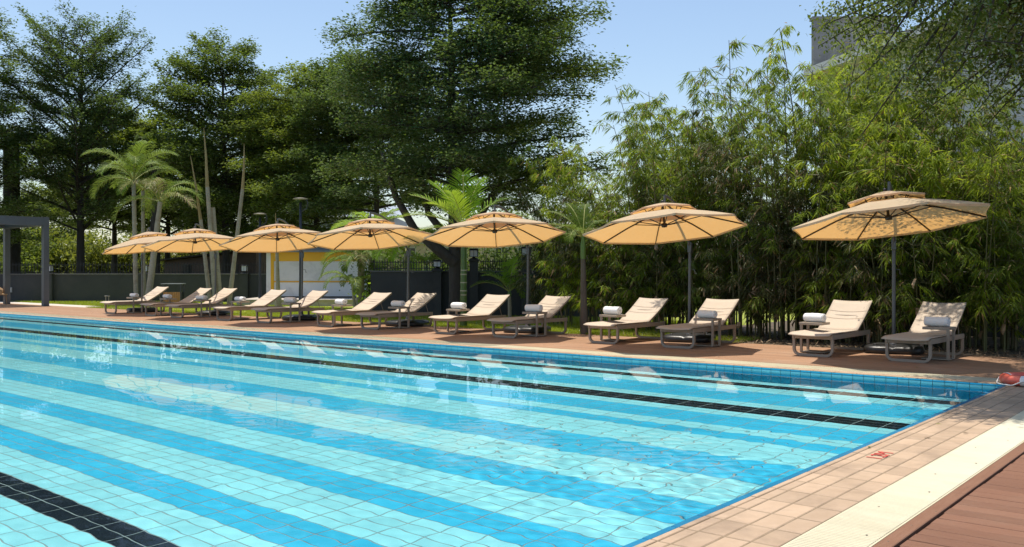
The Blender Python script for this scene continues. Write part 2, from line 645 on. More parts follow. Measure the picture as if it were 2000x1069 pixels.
# right coping: a bed with five rows of tiles, the first a blue nosing over the water
cope_bed = MB().box(PX1 - .001, -2.075, PY0 - .3, DY0 - .004, -.16, -.0035).build("coping_right", M_joint)
tag(cope_bed, kind="structure")
M_nose = tile_mat("tile_nosing", (.010, .15, .27), (.014, .18, .32))
CP = .318
J = .016
rows = [(PX1 - .062, PX1 - .004, -.003, M_nose, .02), (PX1, PX1 + .042, .003, M_cope, .012), (PX1 + .050, PX1 + .122, .0, M_cope, .012)]
for q in range(3):
    rows.append((PX1 + .122 + q * .161 + J * .7, PX1 + .122 + (q + 1) * .161, .0, M_cope, .012))
cope_me = []
for (a, b, z, m_, h) in rows:
    me = slab_mesh("coping_tile", b - a, CP - (J if m_ is M_cope else .006), h, .004 if m_ is M_cope else .006); me.materials.append(m_)
    cope_me.append(me)
stuff_c = []
k = 0
y = 4.468 - CP * 6
while y < DY0 - .05:
    for ri, (a, b, z, m_, h) in enumerate(rows):
        if ri == 0 and y + CP > PY1: continue
        off = 0
        yc = y + CP / 2 + off
        if yc + CP / 2 > DY0: continue
        o = new_obj("coping_tile", cope_me[ri], None, cope_bed)
        o.location = ((a + b) / 2, yc, z + random.uniform(-.001, .001))
        o.rotation_euler = (random.uniform(-.003, .003), random.uniform(-.004, .004), random.uniform(-.004, .004))
    y += CP

# red painted depth mark
cu = bpy.data.curves.new("depth_mark", 'FONT')
cu.body = "1.2M"
cu.size = .18
cu.extrude = .0006
cu.space_character = .95
tmp = bpy.data.objects.new("depth_mark_text", cu)
COL.objects.link(tmp)
dg = bpy.context.evaluated_depsgraph_get()
me = bpy.data.meshes.new_from_object(tmp.evaluated_get(dg))
bpy.data.objects.remove(tmp)
me.materials.clear()
M_red = mat("depth_mark_paint", (.50, .035, .03), .6, (.58, .10, .07), 60, dirt=(.60, .40, .30), dirt_scale=55, dirt_range=(.62, .72))
dm = new_obj("depth_mark", me, M_red, cope_bed)
dm.location = (-2.40, 7.48, .0045)
dm.rotation_euler = (0, 0, R(90))

# far coping
far_bed = MB().box(PX0, PX1 - .055, PY1, 13.705, -.16, -.0035).build("coping_far", M_joint)
tag(far_bed, kind="structure")
for (a, b, z) in ((PY1, PY1 + .082, .006), (PY1 + .087, PY1 + .27, 0)):
    me = slab_mesh("coping_tile", CP - .012, b - a, .012, .004); me.materials.append(M_cope)
    x = PX1 - .057 - CP / 2
    while x > PX0 + .2:
        o = new_obj("coping_tile", me, None, far_bed)
        o.location = (x, (a + b) / 2, z + random.uniform(-.001, .001))
        o.rotation_euler = (random.uniform(-.003, .003), random.uniform(-.003, .003), 0)
        x -= CP

# overflow drains with slotted covers
M_chan = mat("drain_channel", (.05, .045, .035), .9)
def drain(name, x0, x1, y0, y1, across, label, singles):
    """across='x': slats lie along x and follow each other along y"""
    t = MB()
    t.box(x0, x1, y0, y1, -.155, -.05)
    root = t.build(name, M_chan)
    tag(root, label, "drain grate")
    fr = MB()
    if across == 'x':
        fr.box(x0, x0 + .012, y0, y1, -.05, -.004); fr.box(x1 - .012, x1, y0, y1, -.05, -.004)
        fr.box((x0 + x1) / 2 - .006, (x0 + x1) / 2 + .006, y0, y1, -.05, -.008)
    else:
        fr.box(x0, x1, y0, y0 + .012, -.05, -.004); fr.box(x0, x1, y1 - .012, y1, -.05, -.004)
        fr.box(x0, x1, (y0 + y1) / 2 - .006, (y0 + y1) / 2 + .006, -.05, -.008)
    fr.build("frame", M_grate, root)
    p, w_ = .031, .0205
    if across == 'x':
        cs = np.arange(y0 + p / 2, y1 - p / 2, p); L = x1 - x0 - .026; c0 = (x0 + x1) / 2
        me = slab_mesh("slat", L, w_, .02, .003)
    else:
        cs = np.arange(x1 - p / 2, x0 + p / 2, -p); L = y1 - y0 - .026; c0 = (y0 + y1) / 2
        me = slab_mesh("slat", w_, L, .02, .003)
    me.materials.append(M_grate)
    if across == 'x':
        d = np.hypot(c0, cs); order = np.argsort(np.where(cs < 3.4, 99, d))
    else:
        order = np.argsort(-cs)
    for i in order[:singles]:
        o = new_obj("slat", me, None, root)
        o.location = (c0, cs[i], 0) if across == 'x' else (cs[i], c0, 0)
    rest = cs[order[singles:]]
    if len(rest):
        if across == 'x':
            me2 = joined_slabs("slat_row", np.full(len(rest), c0), rest, 0, L, w_, .02, .003)
        else:
            me2 = joined_slabs("slat_row", rest, np.full(len(rest), c0), 0, w_, L, .02, .003)
        tag(new_obj("slat_row", me2, M_grate, root), kind="stuff")
    if across == 'x':
        for k in range(9):
            s = MB().lathe([(0, .0025), (.006, .002), (.007, 0)], 8).build("screw", M_screw, root)
            s.location = (c0 + (.09 if k % 2 else -.06) + random.uniform(-.02, .02), 4.75 + k * .62 + random.uniform(-.06, .06), 0)
    return root
drain("drain_grate", -2.072, -1.692, .5, DY0 - .03, 'x', "cream slotted drain cover beside the side deck boards", 295)
drain("drain_grate", PX0, PX1 - .06, 13.71, DY0 - .006, 'y', "cream slotted drain cover between far pool edge and loungers", 295)

# paved terrace, lawn, soil bed
M_pave = mat("terrace_paving", (.52, .46, .40), .8, (.60, .54, .47), 2, bump=.1, bscale=30)
M_lawn = mat("lawn_soil", (.20, .25, .028), .95, (.27, .30, .04), 1.2, bump=.5, bscale=25)
M_soil = mat("bed_soil", (.055, .042, .03), .97, (.12, .09, .06), 3.0, bump=.9, bscale=14, dirt=(.19, .14, .09), dirt_scale=5, dirt_range=(.55, .7))
tag(MB().box(-60, -36.6, DY1, DY1 + 1.1, -.15, -.012).build("paved_terrace", M_pave), kind="structure")
lawn = MB().box(-36.6, -11.3, DY1, 45, -.15, -.03).box(-60, -36.6, DY1 + 1.1, 45, -.15, -.03).build("lawn", M_lawn)
tag(lawn, kind="structure")
tag(MB().box(-11.3, 10, DY1, 45, -.15, -.026).build("soil_bed", M_soil), kind="structure")
path = MB().box(-36.6, -27.5, 18.45, 19.35, -.06, -.012).build("garden_path", M_pave)
tag(path, kind="structure")
# ------------------------------------------------------------------ sun loungers, side tables, towels, parasols
M_frame = mat("lounger_aluminium", (.30, .245, .19), .42, (.33, .27, .21), 8, spec=.5)
M_sling = mat("lounger_mesh_fabric", (.49, .40, .305), .75, (.53, .435, .335), 5, bump=.25, bscale=420, sheen=.1)
M_piping = mat("sling_seam", (.36, .28, .21), .7)
M_towel = mat("towel_cotton", (.88, .875, .87), .95, (.91, .905, .90), 14, bump=.9, bscale=170, sheen=.3)
M_foot = mat("rubber_foot", (.02, .02, .02), .7)
M_pole = mat("parasol_pole", (.095, .10, .105), .38, metallic=.3)
M_rib = mat("parasol_rib", (.035, .028, .024), .45, metallic=.2)
M_plast = mat("parasol_base_plastic", (.016, .016, .017), .38, (.03, .03, .03), 5, bump=.1, bscale=30, dirt=(.07, .065, .06), dirt_scale=3, dirt_range=(.55, .85))

def cloth_mat(name, col, col2, trans, tw):
    m = bpy.data.materials.new(name); m.use_nodes = True
    nt = m.node_tree
    nt.nodes.remove(nt.nodes["Principled BSDF"])
    out = nt.nodes["Material Output"]
    f = ramp(nt, noise(nt, geo_pos(nt), 2.5, 5, .6), .3, .7)
    c = mix_col(nt, f, col, col2)
    st_ = ramp(nt, noise(nt, geo_pos(nt), 1.3, 7, .75, .6), .52, .8)      # old rain marks
    c = mix_col(nt, math_node(nt, 'MULTIPLY', st_, .5), c, tuple(x * .72 for x in col))
    df = nt.nodes.new("ShaderNodeBsdfDiffuse"); tr = nt.nodes.new("ShaderNodeBsdfTranslucent")
    df.inputs["Roughness"].default_value = .6
    nt.links.new(c, df.inputs[0]); tr.inputs[0].default_value = (*trans, 1)
    bp = nt.nodes.new("ShaderNodeBump"); bp.inputs["Strength"].default_value = .12; bp.inputs["Distance"].default_value = .01
    nt.links.new(math_node(nt, 'ADD', noise(nt, geo_pos(nt), 260, 2), math_node(nt, 'MULTIPLY', noise(nt, geo_pos(nt), 7, 3, .5, .8), 14.0)), bp.inputs["Height"])
    nt.links.new(bp.outputs[0], df.inputs["Normal"])
    mx = nt.nodes.new("ShaderNodeMixShader"); mx.inputs[0].default_value = tw
    nt.links.new(df.outputs[0], mx.inputs[1]); nt.links.new(tr.outputs[0], mx.inputs[2])
    nt.links.new(mx.outputs[0], out.inputs[0])
    return m
M_canopy = cloth_mat("parasol_canvas", (.74, .59, .41), (.78, .63, .44), (.86, .47, .14), .37)

LW = .72          # lounger width
def sled(y, mb, w=LW, zt=.30, bar=.042, wid=.05, rad=.10):
    """rounded U-shaped leg frame standing at y"""
    pts = []
    h = w / 2 - bar / 2
    pts.append((-h, y, zt))
    for k in range(7):
        a = math.pi + k * math.pi / 12
        pts.append((-h + rad + rad * math.cos(a), y, bar / 2 + rad + rad * math.sin(a)))
    for k in range(7):
        a = 1.5 * math.pi + k * math.pi / 12
        pts.append((h - rad + rad * math.cos(a), y, bar / 2 + rad + rad * math.sin(a)))
    pts.append((h, y, zt))
    # rectangular section swept in the x-z plane
    n = len(pts)
    vs = []
    for i, p in enumerate(pts):
        a = Vector(pts[max(i - 1, 0)]); b = Vector(pts[min(i + 1, n - 1)])
        t = (b - a).normalized()
        nn = Vector((-t.z, 0, t.x))
        P = Vector(p)
        for (s1, s2) in ((-1, -1), (1, -1), (1, 1), (-1, 1)):
            vs.append(P + nn * s1 * bar / 2 + Vector((0, s2 * wid / 2, 0)))
    fs = []
    for i in range(n - 1):
        for j in range(4):
            fs.append((i * 4 + j, i * 4 + (j + 1) % 4, (i + 1) * 4 + (j + 1) % 4, (i + 1) * 4 + j))
    mb.add(vs, fs)
    return mb

def sling(prof, w, sag, th=.016, nx=9):
    """stretched fabric along a profile of (y, z), hollow across its width"""
    vs = []; fs = []
    n = len(prof)
    for side in (0, 1):
        for (y, z, sg) in prof:
            for i in range(nx):
                u = -1 + 2 * i / (nx - 1)
                vs.append((u * w / 2, y, z - sag * sg * (1 - u * u) - side * th))
    N = n * nx
    for a in range(n - 1):
        for i in range(nx - 1):
            q = (a * nx + i, a * nx + i + 1, (a + 1) * nx + i + 1, (a + 1) * nx + i)
            fs.append(q); fs.append(tuple(N + k for k in q[::-1]))
    for a in range(n - 1):
        fs.append((a * nx, (a + 1) * nx, N + (a + 1) * nx, N + a * nx))
        fs.append((a * nx + nx - 1, N + a * nx + nx - 1, N + (a + 1) * nx + nx - 1, (a + 1) * nx + nx - 1))
    for i in range(nx - 1):
        fs.append((i, N + i, N + i + 1, i + 1))
        b = (n - 1) * nx
        fs.append((b + i, b + i + 1, N + b + i + 1, N + b + i))
    return MB().add(vs, fs, True)

BACK_ANG = R(31)
def make_lounger(ang):
    t = empty("sun_lounger")
    for s in (-1, 1):
        MB().box(s * (LW / 2 - .0225) - .0225, s * (LW / 2 - .0225) + .0225, -.05, 1.84, .298, .382, bev=.006).build("side_rail", M_frame, t)
    MB().box(-LW / 2 + .046, LW / 2 - .046, -.045, -.005, .30, .362, bev=.005).build("front_rail", M_frame, t)
    MB().box(-LW / 2 + .046, LW / 2 - .046, 1.795, 1.838, .30, .362, bev=.005).build("rear_rail", M_frame, t)
    sled(.0, MB()).build("leg_frame", M_frame, t)
    sled(1.79, MB()).build("leg_frame", M_frame, t)
    prof = []
    for k in range(15):
        y = -.20 + k * (1.14 + .20) / 14
        z = .415 - .030 * max(0, (-.02 - y) / .18) ** 2
        prof.append((y, z, .45 + .55 * math.sin(math.pi * min(1, max(0, (y + .2) / 1.34)))))
    se = sling(prof, LW + .01, .035).build("seat", M_sling, t)
    pv = Vector((0, 1.155, .418))
    L = .93
    prof = []
    for k in range(11):
        s = k / 10
        bow = -.018 * math.sin(math.pi * s)
        yy = pv.y + L * s * math.cos(ang) - bow * math.sin(ang)
        zz = pv.z + L * s * math.sin(ang) + bow * math.cos(ang)
        prof.append((yy, zz, .6 + .4 * math.sin(math.pi * s)))
    bk = sling(prof, LW + .01, .030).build("backrest", M_sling, t)
    for s in (-1, 1):
        MB().tube([(s * (LW / 2 - .012), p[0] + .012, p[1] - .03) for p in prof], .02, flat=(.022, .032)).build("backrest_rail", M_frame, bk)
    for s in (.42, .66):
        nx = 9
        vs = []
        for d in (-.005, .005):
            q = s + d / L
            bow = -.018 * math.sin(math.pi * q)
            yy = pv.y + L * q * math.cos(ang) - bow * math.sin(ang); zz = pv.z + L * q * math.sin(ang) + bow * math.cos(ang)
            for i in range(nx):
                u = -1 + 2 * i / (nx - 1)
                vs.append((u * LW / 2, yy - .004, zz + .006 - .030 * (.6 + .4 * math.sin(math.pi * q)) * (1 - u * u)))
        MB().add(vs, [(i, i + 1, nx + i + 1, nx + i) for i in range(nx - 1)]).build("seam", M_piping, bk)
    for s in (-1, 1):
        a = (s * (LW / 2 - .06), pv.y + .52 * math.cos(ang), pv.z + .52 * math.sin(ang) - .04)
        MB().tube([a, (s * (LW / 2 - .06), 1.72, .372)], .008, 6).build("prop_strut", M_frame, t)
    MB().tube([(-LW / 2 + .05, pv.y + .52 * math.cos(ang), pv.z + .52 * math.sin(ang) - .05), (LW / 2 - .05, pv.y + .52 * math.cos(ang), pv.z + .52 * math.sin(ang) - .05)], .011, 6).build("cross_bar", M_frame, t)
    for (x, y) in ((-.28, 0), (.28, 0), (-.28, 1.79), (.28, 1.79)):
        MB().box(x - .02, x + .02, y - .022, y + .022, -.001, .003).build("foot_pad", M_foot, t)
    return t

def make_table(s):
    """C-shaped side table; its foot slides under the lounger; s = side on which it stands"""
    t = empty("side_table")
    xs = s * .445
    x0, x1 = sorted((s * .05, s * .475))
    MB().box(x0, x1, .535, .925, .505, .55, bev=.006).build("table_top", M_frame, t)
    for y in (.575, .88):
        MB().box(xs - .02, xs + .02, y - .02, y + .02, .012, .505).build("leg", M_frame, t)
    a, b = sorted((s * .02, s * .465))
    MB().box(a, b, .555, .90, .012, .030, bev=.004).build("foot_plate", M_frame, t)
    for (x, y) in ((a + .03, .58), (b - .03, .58), (a + .03, .87), (b - .03, .87)):
        MB().lathe([(0, .0), (.014, .0), (.014, .012), (0, .012)], 8).build("foot_pad", M_foot, t).location = (x, y, 0)
    return t

def make_towel(seed, L=.37, rad=.088, flat=.9, tail=.07):
    """rolled towel: a spiral sheet with soft ends and a loose flap"""
    rr = random.Random(seed)
    turns = 3.6
    n = 96
    prof = []
    for i in range(n + 1):
        f = i / n
        a = f * turns * 2 * math.pi
        r = .016 + (rad - .016) * f ** .85
        prof.append((r, a))
    a_end = prof[-1][1]
    phase = -math.pi / 2 - a_end                      # outer end at the bottom
    line = [Vector((r * math.cos(a + phase), r * math.sin(a + phase) * flat)) for r, a in prof]
    last = line[-1]
    for k in range(1, 5):
        line.append(Vector((last.x + tail * k / 4 * 1.0, -rad * flat + .004 * math.sin(k))))
    # thickness
    th = .0125
    m = len(line)
    nx = 15
    vs = []; fs = []
    for side in (1, -1):
        for i in range(nx):
            u = -1 + 2 * i / (nx - 1)
            end = abs(u) ** 6
            for j, p in enumerate(line):
                a = line[max(j - 1, 0)]; b = line[min(j + 1, m - 1)]
                t_ = (b - a).normalized(); nn = Vector((t_.y, -t_.x))
                f = j / (m - 1)
                wob = 1 + .03 * math.sin(3 * u + 7 * f + seed) + .018 * math.sin(11 * u + 5 * f)
                q = p * (wob * (1 - .09 * end * f)) + nn * th / 2 * side
                xx = u * L / 2 * (1 + .03 * math.sin(9 * f + seed)) + (1 if u > 0 else -1) * .02 * (1 - f) * end
                vs.append((xx, q.x, q.y + rad * flat + .007))
    N = nx * m
    for i in range(nx - 1):
        for j in range(m - 1):
            q = (i * m + j, (i + 1) * m + j, (i + 1) * m + j + 1, i * m + j + 1)
            fs.append(q); fs.append(tuple(N + k for k in q[::-1]))
    for i in (0, nx - 1):
        for j in range(m - 1):
            q = (i * m + j, i * m + j + 1, N + i * m + j + 1, N + i * m + j)
            fs.append(q if i == 0 else q[::-1])
    for j in (0, m - 1):
        for i in range(nx - 1):
            q = (i * m + j, N + i * m + j, N + (i + 1) * m + j, (i + 1) * m + j)
            fs.append(q if j == 0 else q[::-1])
    mb = MB().add(vs, fs, True)
    me = mb.mesh("rolled_towel")
    bm = bmesh.new(); bm.from_mesh(me); bmesh.ops.recalc_face_normals(bm, faces=bm.faces[:]); bm.to_mesh(me); bm.free()
    me.materials.append(M_towel)
    return me

RIBN = 8
RO = 1.57
TH0 = R(22.5)
def canopy_ring(r, z, sagf=0.0, n_sub=6):
    """points round an octagon of corner radius r; edges bow inward by sagf"""
    pts = []
    for k in range(RIBN):
        a0 = TH0 + k * math.pi / 4; a1 = a0 + math.pi / 4
        p0 = Vector((math.cos(a0) * r, math.sin(a0) * r, z)); p1 = Vector((math.cos(a1) * r, math.sin(a1) * r, z))
        for s in range(n_sub):
            f = s / n_sub
            p = p0.lerp(p1, f)
            k_ = 4 * f * (1 - f)
            p = p * (1 - sagf * k_)
            p.z = z - .0 - .035 * k_ * (r / RO) * sagf * 10
            pts.append(p)
    return pts
def canopy_mesh(rings):
    mb = MB()
    vs = []; fs = []
    m = len(rings[0])
    for rg in rings: vs += rg
    for i in range(len(rings) - 1):
        for j in range(m):
            fs.append((i * m + j, i * m + (j + 1) % m, (i + 1) * m + (j + 1) % m, (i + 1) * m + j))
    mb.add(vs, fs, False)
    return mb
def canopy_z(r):
    f = r / RO
    return .385 * (1 - f) + .035 * math.sin(math.pi * f)

def make_parasol():
    """stands at its pole; the canopy hangs over -y; everything in one thing"""
    t = empty("cantilever_parasol")
    # water-filled weight round the pole foot: a rounded square cushion with a sunk cross
    vs = []; fs = []
    N = 64
    prof = [(0.97, .012), (1.0, .03), (1.0, .085), (.97, .115), (.88, .138), (.6, .148), (.3, .150), (.12, .150)]
    for (k_, z) in prof:
        for j in range(N):
            a = 2 * math.pi * j / N
            c_, s_ = math.cos(a), math.sin(a)
            rr_ = .50 / (abs(c_) ** 5 + abs(s_) ** 5) ** .2
            groove = .022 * math.exp(-(min(abs(c_), abs(s_)) * rr_ * k_ / .022) ** 2) if z > .1 else 0
            vs.append((c_ * rr_ * k_, s_ * rr_ * k_, z - groove))
    for i in range(len(prof) - 1):
        for j in range(N):
            fs.append((i * N + j, i * N + (j + 1) % N, (i + 1) * N + (j + 1) % N, (i + 1) * N + j))
    MB().add(vs, fs, True).build("base_weight", M_plast, t)
    for (sx, sy) in ((-1, -1), (1, 1)):
        MB().lathe([(0, .165), (.026, .165), (.03, .15), (.03, .14)], 12).build("filler_cap", M_plast, t).location = (sx * .3, sy * .3, 0)
    MB().box(-.47, .47, -.028, .028, .001, .012).build("base_cross", M_pole, t)
    MB().lathe([(.0, .10), (.075, .10), (.075, .16), (.055, .17), (.055, .19), (.045, .21), (.045, .30), (.0, .30)], 14).build("socket", M_pole, t)
    # pole leaning a little back, then the long curved arm over the canopy
    MB().tube([(0, 0, .2), (0, .03, 1.0), (0, .05, 1.7), (0, .06, 2.08)], .033, 12).build("pole", M_pole, t)
    arm = []
    for k in range(17):
        f = k / 16
        y = .06 - 2.02 * f
        z = 1.98 + .93 * (1 - (1 - f) ** 2.2)
        arm.append((0, y, z))
    a_ = MB().tube(arm, .026, 10).build("arm", M_pole, t)
    MB().box(-.04, .04, .0, .12, 1.86, 2.06, bev=.01).build("arm_clamp", M_pole, t)
    MB().tube([(.04, .06, 1.5), (.10, .06, 1.5), (.10, .06, 1.42), (.14, .06, 1.42)], .008, 6).build("crank_handle", M_pole, t)
    MB().tube([(0, -1.96, 2.925), (0, -1.96, 2.72)], .022, 10).build("hanger", M_pole, t)
    # canopy group
    c = Vector((0, -1.96, 2.273))
    ax = R(300 + 90)                                   # the canopy hangs with this side raised
    T = Matrix.Translation(c) @ Matrix.Rotation(-R(CANOPY_TILT), 4, Vector((math.cos(ax), math.sin(ax), 0)))
    def place(o):
        o.matrix_basis = T
        return o
    rings = [canopy_ring(r, canopy_z(r), .022 * r / RO) for r in (.27, .45, .7, .95, 1.2, 1.4, RO)]
    cn = place(canopy_mesh(rings).build("canopy", M_canopy, t))
    hem = []
    for p in canopy_ring(RO, canopy_z(RO), .022):
        hem.append(p)
    lower = [Vector((p.x * .997, p.y * .997, p.z - .035)) for p in hem]
    canopy_mesh([hem, lower]).build("hem", M_canopy, cn)
    rings = [canopy_ring(r, .515 - .155 * (r / .63) ** 1.15, .02 * r / .63) for r in (.02, .2, .42, .63)]
    tp = place(canopy_mesh(rings).build("vent_canopy", M_canopy, t))
    hem = canopy_ring(.63, .36, .02)
    canopy_mesh([hem, [Vector((p.x, p.y, p.z - .03)) for p in hem]]).build("hem", M_canopy, tp)
    hub = MB().lathe([(0, .56), (.03, .56), (.04, .53), (.022, .51), (.022, .12), (.05, .11), (.06, .07), (.05, .04), (0, .03)], 12)
    place(hub.build("hub", M_rib, t))
    for k in range(RIBN):
        a = TH0 + k * math.pi / 4
        def pt(r, dz=0): return (math.cos(a) * r, math.sin(a) * r, canopy_z(r) + dz)
        rb = place(MB().tube([pt(.03, -.02), pt(.4, -.022), pt(.9, -.022), pt(1.3, -.022), pt(RO - .01, -.018)], .01, flat=(.016, .024)).build("rib", M_rib, t))
        MB().tube([(math.cos(a) * .05, math.sin(a) * .05, .08), pt(.72, -.03)], .009, 6).build("strut", M_rib, rb)
        MB().tube([pt(.30, .0), (math.cos(a) * .36, math.sin(a) * .36, .425)], .008, 5).build("vent_strut", M_rib, rb)
        MB().tube([(math.cos(a) * .03, math.sin(a) * .03, .495), (math.cos(a) * .615, math.sin(a) * .615, .35)], .008, 5).build("vent_rib", M_rib, rb)
    return t
CANOPY_TILT = 7.3

FRONT_Y = 15.72
# centre x, slant of the back, which side its table stands on
L_POS = [(-4.60, 33, 1), (-6.175, 33, -1), (-8.82, 31, 1), (-10.53, 30, -1), (-13.12, 30, 1), (-14.95, 30, -1), (-17.57, 30, 1), (-19.26, 29, -1),
         (-22.02, 30, 1), (-23.9, 30, -1), (-26.48, 31, 1), (-28.06, 30, -1), (-30.7, 31, 1)]
ORD = ["first", "second", "third", "fourth", "fifth", "sixth", "seventh", "eighth", "ninth", "tenth", "eleventh", "twelfth", "thirteenth"]
protoL = {}
tab = {1: None, -1: None}
for i, (x, ang, s) in enumerate(L_POS):
    if ang not in protoL:
        o = make_lounger(R(ang)); protoL[ang] = o
    else:
        o = copy_tree(protoL[ang])
    rz = random.uniform(-.03, .03)
    o.location = (x, FRONT_Y + random.uniform(-.03, .03), .001); o.rotation_euler = (0, 0, rz)
    if i == 0: lab = "beige sling sun lounger with leaf shadows on its back, nearest the red lifebuoy"
    else: lab = f"beige sling sun lounger with taupe frame, {ORD[i]} from the right in the poolside row"
    tag(o, lab, "sun lounger", "sun loungers in a row along the pool")
    if tab[s] is None:
        tb = make_table(s); tab[s] = tb
    else:
        tb = copy_tree(tab[s])
    tb.location = (x, o.location.y, .001); tb.rotation_euler = (0, 0, rz)
    tag(tb, f"small taupe side table hooked round the {ORD[i]} sun lounger from the right", "side table", "side tables beside the loungers")
    tw = new_obj("rolled_towel", make_towel(i * 1.7 + .3, L=random.uniform(.35, .39), rad=random.uniform(.082, .09), flat=random.uniform(.84, .96) if i < 9 else .75, tail=random.choice([.03, .06, .09])))
    tw.location = (x + s * .25, o.location.y + .71, .5515)
    tw.rotation_euler = (0, 0, random.uniform(-.12, .12))
    if i % 2 == 0 and i: tw.rotation_euler.z += .1
    tag(tw, f"rolled white towel on the side table of the {ORD[i]} lounger from the right", "towel", "rolled towels on the side tables")

# pole x, pole y, turn, label
U_POS = [(-5.35, 17.42, 15, "tan two-tier cantilever parasol dappled with leaf shadows, nearest the lifebuoy"),
         (-9.51, 17.42, 15, "tan two-tier parasol standing before the dense bamboo, second from the right"),
         (-13.86, 17.42, 17, "tan two-tier parasol with a broad palm leaf fan rising behind it, third from the right"),
         (-17.97, 17.42, 18, "tan two-tier parasol to the right of the yellow kiosk, fourth from the right"),
         (-22.5, 17.42, 33, "tan two-tier parasol in front of the yellow and white kiosk"),
         (-27.1, 17.45, 40, "tan two-tier parasol before the bare palm stems, second from the left"),
         (-31.12, 17.1, 68, "tan two-tier parasol farthest left, before the palms with full crowns")]
protoU = None
U_TILT = [(.3, -2.6), (0, 0), (-.6, .8), (.5, -.7), (-1.0, -.4), (.4, 1.2), (.8, -.6)]
for i, (x, y, rz, lab) in enumerate(U_POS):
    if protoU is None:
        o = make_parasol(); protoU = o
    else:
        o = copy_tree(protoU)
    o.location = (x, y, .001); o.rotation_euler = (0, 0, R(rz))
    for c_ in o.children:                              # every canopy hangs a little differently
        if c_.name.split(".")[0] in ("canopy", "vent_canopy", "hub", "rib"):
            M0 = c_.matrix_basis.copy(); q = M0.to_translation()
            a_ = U_TILT[i]
            c_.matrix_basis = Matrix.Translation(q) @ Matrix.Rotation(R(a_[0]), 4, 'X') @ Matrix.Rotation(R(a_[1]), 4, 'Y') @ Matrix.Translation(-q) @ M0
    tag(o, lab, "parasol", "cantilever parasols behind the loungers")

# lifebuoy with its rope at the pool corner
lb = empty("lifebuoy", (-2.46, 13.60, .006), .5)
tag(lb, "red lifebuoy with white bands and rope lying on the pool corner", "lifebuoy")
M_buoy = mat("lifebuoy_red", (.62, .085, .05), .45, (.70, .13, .085), 6, dirt=(.72, .25, .18), dirt_scale=9, dirt_range=(.55, .8))
M_white = mat("lifebuoy_white", (.75, .72, .68), .6)
def torus(mb, Rm, r, n=48, m=14, a0=0, a1=2 * math.pi, sq=1.0):
    vs = []; fs = []
    full = abs(a1 - a0 - 2 * math.pi) < 1e-6
    k = n if full else n + 1
    for i in range(k):
        a = a0 + (a1 - a0) * i / n
        for j in range(m):
            b = 2 * math.pi * j / m
            rr = Rm + r * 1.15 * math.cos(b)
            vs.append((rr * math.cos(a), rr * math.sin(a), r * sq + r * sq * math.sin(b)))
    for i in range(n):
        for j in range(m):
            i2 = (i + 1) % k if full else i + 1
            fs.append((i * m + j, i2 * m + j, i2 * m + (j + 1) % m, i * m + (j + 1) % m))
    return mb.add(vs, fs, True)
torus(MB(), .285, .065, 56, 16).build("ring", M_buoy, lb)
for k in range(4):
    a = k * math.pi / 2 + 2.6
    o = torus(MB(), .285, .0675, 6, 16, a - .11, a + .11).build("band", M_white, lb)
    o.location.z = -.0025
rope = []
for k in range(97):
    a = 2 * math.pi * k / 96
    lobe = abs(math.sin(2 * (a - 2.6)))
    rr = .362 + .035 * lobe
    rope.append((rr * math.cos(a), rr * math.sin(a), .075 - .066 * min(1, lobe * 1.6)))
MB().tube(rope, .0085, 6, cap=False).build("rope", M_white, lb)
# ------------------------------------------------------------------ walls, fences, kiosk, houses and other garden furniture
M_wall = mat("painted_wall_charcoal", (.040, .043, .045), .85, (.058, .060, .060), 1.2, bump=.25, bscale=18, dirt=(.075, .072, .066), dirt_scale=.8, dirt_range=(.5, .85))
M_cap = mat("wall_cap", (.10, .10, .10), .85, (.14, .14, .13), 2, bump=.2, bscale=20)
M_iron = mat("wrought_iron", (.014, .014, .015), .55)
M_lglass = mat("lantern_glass", (.50, .50, .55), .25, (.58, .58, .62), 6)

def frame_root(name, u, d, z=0.0):
    o = empty(name, ud(u, d, z), YAW)
    return o

def boundary_wall(name, root, L, H, thick, cap, label):
    w = MB().box(0, L, 0, thick, -.2, H).build("wall_panel", M_wall, root)
    c = MB().box(-.03, L + .03, -.035, thick + .035, H, H + cap, bev=.008).build("wall_cap", M_cap, root)
    tag(root, label, "wall")

def fence_on(name, u0, u1, d, z, h, pitch, label):
    root = frame_root(name, u0, d, z)
    L = u1 - u0
    MB().box(0, L, -.012, .012, .06, .085).build("rail", M_iron, root)
    MB().box(0, L, -.012, .012, h * .72, h * .72 + .025).build("rail", M_iron, root)
    t = .011
    bar = MB().box(-t, t, -t, t, 0, h - .09)
    bar.add([(-.02, 0, h - .09), (0, -.008, h - .09), (.02, 0, h - .09), (0, .008, h - .09), (0, 0, h)], [(0, 1, 4), (1, 2, 4), (2, 3, 4), (3, 0, 4), (3, 2, 1, 0)])
    me = bar.mesh("bar"); me.materials.append(M_iron)
    for k in range(int(L / pitch)):
        o = new_obj("bar", me, None, root); o.location = (pitch * (k + .5), 0, 0)
    tag(root, label, "fence")
    return root

def pillar(name, u, d, w, H, label):
    root = frame_root(name, u, d)
    MB().box(-w / 2, w / 2, -w / 2, w / 2, -.2, H).build("shaft", M_wall, root)
    MB().box(-w / 2 - .04, w / 2 + .04, -w / 2 - .04, w / 2 + .04, H, H + .045, bev=.01).build("cap", M_wall, root)
    MB().box(-w / 2 - .02, w / 2 + .02, -w / 2 - .02, w / 2 + .02, H + .045, H + .08, bev=.01).build("cap", M_wall, root)
    tag(root, label, "pillar", "lantern pillars along the garden wall")
    return H + .08

